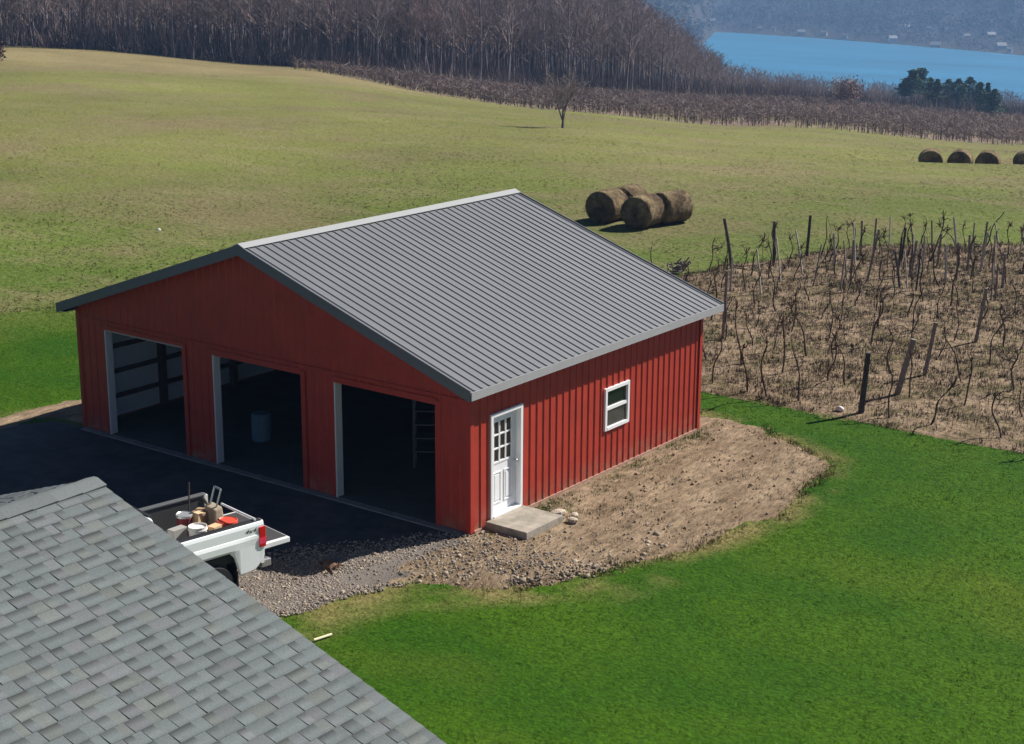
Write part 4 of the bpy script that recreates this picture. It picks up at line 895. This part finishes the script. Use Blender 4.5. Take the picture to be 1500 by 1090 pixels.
# evergreens beyond the far vineyard
M_pine_m = mat('pine_needles', (.03, .05, .03), .9, 0, .1, attr=True)
def pine(u, D, vt, vb, w, label, cone=.4):
    x, y, z = placed(u, D); ztop = float(zfor(vt, D)); h = max(ztop-z, 4); zb_ = float(zfor(vb, D))-z
    o = empty('pine_tree', (x, y, z)); tag(o, label, 'pine tree', 'evergreens beyond the far vineyard'); rg = np.random.default_rng(int(u*7+vt))
    n = 2200; s = rg.random(n)**.8; lay = .75+.25*np.sin(s*(h-zb_)*2.6+rg.uniform(0, 6)); a = rg.uniform(0, 6.283, n); rad = 1.7*w*(1-s)**cone*lay*rg.random(n)**.45*(.55+.9*vnoise(a*1.3, s*7, int(u)))
    p = np.stack([np.cos(a)*rad, np.sin(a)*rad, zb_+s*(h-zb_)], -1); q = rg.normal(0, .17, (n, 3, 3))*np.array([1.2, 1.2, .6])
    np_obj('crown', (p[:, None]+q).reshape(-1, 3), np.arange(3*n).reshape(-1, 3), M_pine_m, o, col=np.repeat(np.array([.05, .088, .048])*rg.uniform(.5, 1.6, (n, 1)), 3, 0))
    MB().tube([(0, 0, -.5), (0, 0, h*.9)], [.2, .06], 6).obj('trunk', M_bark, o)
for a in [(1333, 330, 100, 135, 1.9, 'tall pine with open top at the left of the evergreens', .3), (1343, 334, 97, 128, 1.7, 'tallest pine beside the leftmost one', .35), (1322, 332, 112, 138, 1.5, 'low pine at the very left of the evergreens', .5), (1358, 336, 111, 160, 1.7, 'blue green pine right of the tall pair', .6), (1369, 334, 113, 158, 1.6, 'slim pine in the middle left of the evergreens', .6),
          (1385, 340, 113, 160, 2.1, 'pale green pine in the middle of the evergreens', .5), (1400, 338, 112, 160, 2.2, 'broad pine in the middle of the evergreens', .5), (1416, 334, 110, 162, 2.6, 'broadest dark pine right of the middle of the evergreens', .45), (1431, 330, 117, 163, 2.0, 'dark pine between the broadest one and the pointed one', .6), (1443, 332, 118, 162, 1.5, 'pointed narrow spruce near the right of the evergreens', .9), (1453, 326, 127, 166, 1.8, 'short dark pine at the right end of the evergreens', .6)]:
    pine(*a)

# ------------------------------------------------------------------ ground cover
def blades(name, label, cat, px, py, pz, h, w, n, cols, lean=.7, m_=None):
    N = len(px); k = n; a = rng.uniform(0, 6.283, (N, k)); L_ = h[:, None]*rng.uniform(.6, 1.25, (N, k)); ln = rng.random((N, k))*lean
    bx = px[:, None]+rng.normal(0, .03, (N, k))*(1+h[:, None]*6); by = py[:, None]+rng.normal(0, .03, (N, k))*(1+h[:, None]*6); bz = np.broadcast_to(pz[:, None], bx.shape)
    wx, wy = -np.sin(a)*w, np.cos(a)*w
    v0 = np.stack([bx-wx, by-wy, bz-.01], -1); v1 = np.stack([bx+wx, by+wy, bz-.01], -1); v2 = np.stack([bx+np.cos(a)*L_*ln, by+np.sin(a)*L_*ln, bz+L_*np.sqrt(np.clip(1-ln**2, .05, 1))], -1)
    V = np.stack([v0, v1, v2], 2).reshape(-1, 3); c = np.repeat(np.repeat(cols, k, 0)*rng.uniform(.75, 1.3, (N*k, 1)), 3, 0)
    return tag(np_obj(name, V, np.arange(len(V)).reshape(-1, 3), m_ or M_blade, col=c), label, cat, kind='stuff')
M_blade = mat('grass_blade', (.05, .12, .02), .9, 0, .02, attr=True)
def up_normals(M, k=.75):
    N = M.node_tree.nodes; L = M.node_tree.links; g = N.new('ShaderNodeNewGeometry'); v = N.new('ShaderNodeMix'); v.data_type = 'VECTOR'; v.inputs[0].default_value = k
    L.new(g.outputs['Normal'], v.inputs[4]); v.inputs[5].default_value = (0, 0, 1); n = N.new('ShaderNodeVectorMath'); n.operation = 'NORMALIZE'; L.new(v.outputs[1], n.inputs[0]); L.new(n.outputs[0], N['Principled BSDF'].inputs['Normal'])
up_normals(M_blade, .85)
def scatter(n, x0, x1, y0, y1): return rng.uniform(x0, x1, n), rng.uniform(y0, y1, n)
def in_view(x, y, m=.05):
    rx, ry = x-CAM[0], y-CAM[1]; fw = rx*FH[0]+ry*FH[1]; la = rx*RH[0]+ry*RH[1]; return (fw > 5) & (np.abs(la/fw) < .3085+m) & (CAM[2]/np.maximum(fw, 1) < .60+m)
X, Y = scatter(420000, -30, 17, -17, 16); k = in_view(X, Y) & (sdf(X, Y, LAWN)+fbm(X/1.1, Y/1.1, 11, 5)*2.2+rng.normal(0, .5, len(X)) > -.3) & (sdf(X, Y, DIRT)+fbm(X/1.1, Y/1.1, 11, 5)*.9+rng.normal(0, .13, len(X)) < .02) & ~((X < .5) & (X > -.1) & (Y > -.2) & (Y < 9)) & (sdf(X, Y, DRIVE)+fbm(X/1.1, Y/1.1, 11, 5)*.7 < .08) & (sdf(X, Y, DIRT2)+fbm(X/1.1, Y/1.1, 11, 5)*.8 < .1) & ~((X > -W-.05) & (X < .05) & (Y > -.05) & (Y < L+.05)) & ~((X > -1.5) & (X < 10.8) & (Y < AP.y-.2)) & ~((X > 0) & (X < 1.05) & (Y > .4) & (Y < 1.65))
X, Y = X[k], Y[k]; edge = np.minimum(-sdf(X, Y, DIRT), -sdf(X, Y, DRIVE))
pt = np.clip(fbm(X/2.2, Y/1.5, 61, 5)*2.6+.5, 0, 1); yl = np.clip(fbm(X/3.5, Y/2.5, 66, 5)*4-.25, 0, 1); dr = straw(X, Y)*(.4+.6*rng.random(len(X)))
cl = np.array([.027, .084, .002])+(np.array([.052, .116, .004])-np.array([.027, .084, .002]))*pt[:, None]; cl = cl+(np.array([.25, .20, .09])-cl)*(dr*.95)[:, None]
cl = cl+(np.array([.095, .12, .012])-cl)*(yl*.4)[:, None]; st_ = rng.random(len(X)) < .012; cl[st_] = np.array([.16, .16, .05])
blades('lawn_grass', 'short bright green mown lawn grass around the barn', 'grass', X, Y, np.full(len(X), .008), rng.uniform(.018, .038, len(X))*(1+.25*pt), .007, 4, cl, .95)
# weeds and straw on the earth along the wall
X, Y = scatter(16000, -.1, 4.3, -3.2, 9.6); s_ = sdf(X, Y, DIRT); wl = np.exp(-((X-.35)/.35)**2)*(np.clip(fbm(X/.9, Y/.9, 71, 3)*5+.3, 0, 1))*(Y > 1.9)
k = (s_ > 0) & (rng.random(len(X)) < wl*.95+.10*np.clip(fbm(X/.7, Y/.5, 75, 3)*5+.6, 0, 2)) & (X > .06) & ~((X < 1.1) & (Y > .35) & (Y < 1.7)); X, Y = X[k], Y[k]
cl = np.where((rng.random(len(X)) < .92)[:, None] & (X < .9)[:, None], np.array([.085, .15, .02]), np.where((rng.random(len(X)) < .6)[:, None], np.array([.30, .235, .14]), np.array([.12, .085, .055])))
X2, Y2 = scatter(26000, -1, 4.9, -4, 10); e2 = sdf(X2, Y2, DIRT)+fbm(X2/1.1, Y2/1.1, 11, 5)*.9; k2 = (np.abs(e2) < .30) & (rng.random(len(X2)) < np.exp(-(e2/.14)**2)*np.clip(.35+fbm(X2/.8, Y2/.8, 73, 3)*2.5, .05, 1)) & ~((X2 < .3) & (Y2 > -.6) & (Y2 < 9.2)) & (sdf(X2, Y2, DRIVE) < 0)
X = np.concatenate([X, X2[k2]]); Y = np.concatenate([Y, Y2[k2]]); cl = np.concatenate([cl, np.where((rng.random(k2.sum()) < .7)[:, None], np.array([.30, .23, .11]), np.array([.10, .13, .02]))])
blades('weeds', 'weeds and straw on the bare earth along the barn wall', 'weeds', X, Y, np.full(len(X), .03), rng.uniform(.03, .085, len(X)), .007, 6, cl, 1.0)
# dead weeds, clippings and prunings in the vineyard
X, Y = scatter(90000, -9.4, 16, 11.4, 42); rw = np.exp(-(((Y-12.1+1.05) % 2.1-1.05)/.45)**2); k = in_view(X, Y) & (sdf(X, Y, VINE)+fbm(X/1.1, Y/1.1, 11, 5) > -.1); k &= rng.random(len(X)) < .35+.65*np.clip(fbm(X/1.5, Y/.7, 83, 3)*3+.5, 0, 1); X, Y, rw = X[k], Y[k], rw[k]
pt = np.clip(rng.random(len(X))*.8+rw*.0+fbm(X/2.2, Y/.8, 87, 3)*.9+.1, 0, 1); gn = np.clip(fbm(X/3, Y/.9, 81, 3)*3+.02-.03*(Y-12), 0, 1)
cl = np.where((pt < .55)[:, None], np.array([.255, .19, .125]), np.where((pt < .8)[:, None], np.array([.10, .066, .045]), np.array([.33, .27, .18])))
gk = rng.random(len(X)) < gn; cl[gk] = np.array([.10, .15, .035])
blades('vineyard_weeds', 'dead brown weeds, grass and prunings between the vine rows', 'weeds', X, Y, ground(X, Y)+.02, rng.uniform(.05, .17, len(X)), .010, 5, cl, 1.0)
# field tussocks
n = 60000; u = rng.uniform(-60, 1560, n); D = 42/(rng.uniform(.22, 1, n)); X, Y = at_polar(u, D)
k = (sdf(X, Y, LAWN) < -.1) & (sdf(X, Y, VINE) < -.2) & ~((X > -W-.5) & (X < .5) & (Y > -.5) & (Y < L+.5)) & ((u < 430) | (D < band_near(u)-2)); X, Y, D = X[k], Y[k], D[k]
pt = np.clip(fbm(X/7, Y/7, 91, 4)*2.4+.5, 0, 1); cl = np.array([.125, .155, .032])+(np.array([.25, .22, .105])-np.array([.125, .155, .032]))*(pt[:, None]*np.clip((D[:, None]-50)/30, .25, 1))
blades('field_grass', 'uneven olive green and straw coloured grass in the field', 'grass', X, Y, ground(X, Y), rng.uniform(.018, .045, len(X))*(.6+.7*pt), .022, 4, cl, 1.0)
# stones
def stones(name, label, px, py, pz, r, cols):
    ico = np.array([(0, 0, 1), (.94, 0, .3), (.3, .9, .25), (-.75, .55, .3), (-.75, -.55, .35), (.3, -.9, .3), (.7, .6, -.4), (-.3, .9, -.4), (-.9, 0, -.4), (-.3, -.9, -.4), (.7, -.6, -.4)])
    fc = np.array([(0, 1, 2), (0, 2, 3), (0, 3, 4), (0, 4, 5), (0, 5, 1), (1, 6, 2), (2, 7, 3), (3, 8, 4), (4, 9, 5), (5, 10, 1), (2, 6, 7), (3, 7, 8), (4, 8, 9), (5, 9, 10), (1, 10, 6)])
    N = len(px); V = ico[None]*r[:, None, None]*rng.uniform(.7, 1.3, (N, 1, 3))*np.array([1, 1, .7])+rng.normal(0, 1, (N, 11, 3))*r[:, None, None]*.12
    a = rng.uniform(0, 6.28, N); c, s = np.cos(a)[:, None], np.sin(a)[:, None]; V = np.stack([V[..., 0]*c-V[..., 1]*s, V[..., 0]*s+V[..., 1]*c, V[..., 2]], -1)
    V = V+np.stack([px, py, pz], -1)[:, None]; Fc = (fc[None]+(np.arange(N)*11)[:, None, None]).reshape(-1, 3)
    return tag(np_obj(name, V.reshape(-1, 3), Fc, M_stone, col=np.repeat(cols*rng.uniform(.65, 1.35, (N, 1)), 11, 0)), label, 'stones', kind='stuff')
M_stone = mat('stone', (.3, .27, .23), .95, 0, .1, attr=True)
X, Y = scatter(90000, -5, 3.6, -6.5, 3); sd = sdf(X, Y, DRIVE)+fbm(X/1.1, Y/1.1, 11, 5)*.5; se = sdf(X, Y, DIRT); k = ((sd > .0) | (se > .05)) & (rng.random(len(X)) < np.where(se > .05, np.exp(-((Y+.9)/1.3)**2)*.30+.02, .9*np.clip((sdf(X, Y, LIT_GRAVEL)+.45)/.6, 0, 1))) & ~((X < .06) & (Y > -.05)) & ~((X > 0) & (X < 1.05) & (Y > .4) & (Y < 1.65)); X, Y = X[k], Y[k]; se = se[k]
Zs = np.where(se > .1, .05+dirt_bump(X, Y, np.clip(se, 0, 3)), .036)
stones('gravel', 'grey brown gravel stones spread on the drive and along the earth bank', X, Y, Zs, rng.gamma(2., .0045, len(X))+.006, np.where((rng.random(len(X)) < .7)[:, None], np.array([.24, .205, .175]), np.array([.34, .28, .21])))
X, Y = scatter(1500, .3, 3.3, -2.4, 2.2); se = sdf(X, Y, DIRT); k = (se > -.05) & (rng.random(len(X)) < np.exp(-((se-.35)/.3)**2)*.8) & ~((X < 1.2) & (Y > .3) & (Y < 1.75)); X, Y = X[k], Y[k]; se = se[k]
stones('rubble', 'larger broken stones in the earth bank beside the lawn', X, Y, np.where(se > 0, .03+dirt_bump(X, Y, np.clip(se, 0, 3)), .01), rng.gamma(2.2, .009, len(X))+.01, np.tile(np.array([.30, .245, .18]), (len(X), 1)))
X, Y = scatter(800, 0.3, 4, 1.5, 9.3); se = sdf(X, Y, DIRT); k = se > .1; X, Y, se = X[k], Y[k], se[k]
stones('clods', 'small clods and pebbles on the bare earth patch', X, Y, .05+dirt_bump(X, Y, np.clip(se, 0, 3)), rng.gamma(2., .005, len(X))+.005, np.tile(np.array([.27, .20, .13]), (len(X), 1)))
for k, (x, y, r, lab) in enumerate(((1.18, 1.72, .10, 'flat pale stone beside the far corner of the concrete step'), (.75, 1.85, .14, 'largest pale stone between the step and the wall weeds'), (1.05, 1.98, .09, 'small pale stone just beyond the concrete step'))):
    mb = MB(); mb.lathe([(r*.7, -.03), (r, .03), (r*.9, r*.55), (r*.45, r*.75), (.01, r*.78)], (0, 0, 0), 8); o = mb.obj('field_stone', mat('pale_stone', (.42, .36, .28), .95, var=.2, vscale=20, bump=.01, bscale=40)); o.location = (x, y, .06); o.scale = (1.25, .85, 1); o.rotation_euler = (0, 0, k*1.1); tag(o, lab, 'stone')
# debris heap at the edge of the shade, cane on the lawn, white litter in the field
mb = MB(); R = random.Random(9)
for k in range(60):
    a = R.uniform(0, 6.28); r = abs(R.gauss(0, .13)); p = Vector((math.cos(a)*r, math.sin(a)*r, max(.02, .16-r*.7)*R.random()+.02)); d = Vector((R.uniform(-1, 1), R.uniform(-1, 1), R.uniform(-.3, .6)))*.11; mb.tube([p-d*.5, p+d], [R.uniform(.008, .02), .006], 4)
mb.lathe([(.16, 0), (.15, .06), (.09, .12), (.01, .14)], (0, 0, 0), 9)
o = mb.obj('debris_heap', mat('brown_debris', (.13, .075, .045), .95, var=.5, vscale=14)); o.location = (-.99, -2.85, .02); tag(o, 'small brown heap of leaves and sticks at the shade edge on the drive', 'debris')
o = MB().tube([(0, 0, .03), (.0, .34, .035)], .022, 8).obj('white_stick', mat('pale_stick', (.75, .68, .45), .6)); o.location = (.95, -5.3, .02); o.rotation_euler = (0, 0, -.25); tag(o, 'short pale stick lying on the lawn beside the roof edge', 'stick')
o = MB().lathe([(.03, 0), (.07, .02), (.06, .06), (.02, .08), (.01, .085)], (0, 0, 0), 8).obj('white_litter', M_white); o.location = (-29.48, 18.16, .06); tag(o, 'white scrap lying in the field left of the barn roof', 'litter')
mb = MB(); R = random.Random(4)
for k in range(26): p = Vector((R.gauss(0, .35), R.gauss(0, .25), R.uniform(.05, .5))); d = Vector((R.uniform(-.6, .6), R.uniform(-.4, .4), R.uniform(-.1, .55))); mb.tube([p, p+d], [.05, .035], 5)
o = mb.obj('post_heap', M_pg); o.location = (-9.7, 23.7, 0); o.scale = (.7, .7, .7); tag(o, 'heap of old grey posts just beyond the barn roof', 'post heap')

# ------------------------------------------------------------------ haze
hb = np.array([at_polar(u, D) for u, D in ((-2500, -60), (-2500, 3600), (4000, 3600), (4000, -60))])
x0, y0 = hb.min(0)-400; x1, y1 = hb.max(0)+400
o = MB().box((x0, y0, -320), (x1, y1, 560)).obj('haze', None) if False else None
mb = MB().box((x0, y0, -325), (x1, y1, 235)); M_hz = bpy.data.materials.new('air'); M_hz.use_nodes = True; N = M_hz.node_tree.nodes; N.remove(N['Principled BSDF'])
pv = N.new('ShaderNodeVolumePrincipled'); pv.inputs['Color'].default_value = (.30, .54, .95, 1); pv.inputs['Density'].default_value = .00027; pv.inputs['Anisotropy'].default_value = .2
M_hz.node_tree.links.new(pv.outputs[0], N['Material Output'].inputs['Volume'])
o = mb.obj('haze', M_hz); o['kind'] = 'stuff'; o['label'] = 'thin blue haze over the lake and the far hills'; o['category'] = 'haze'
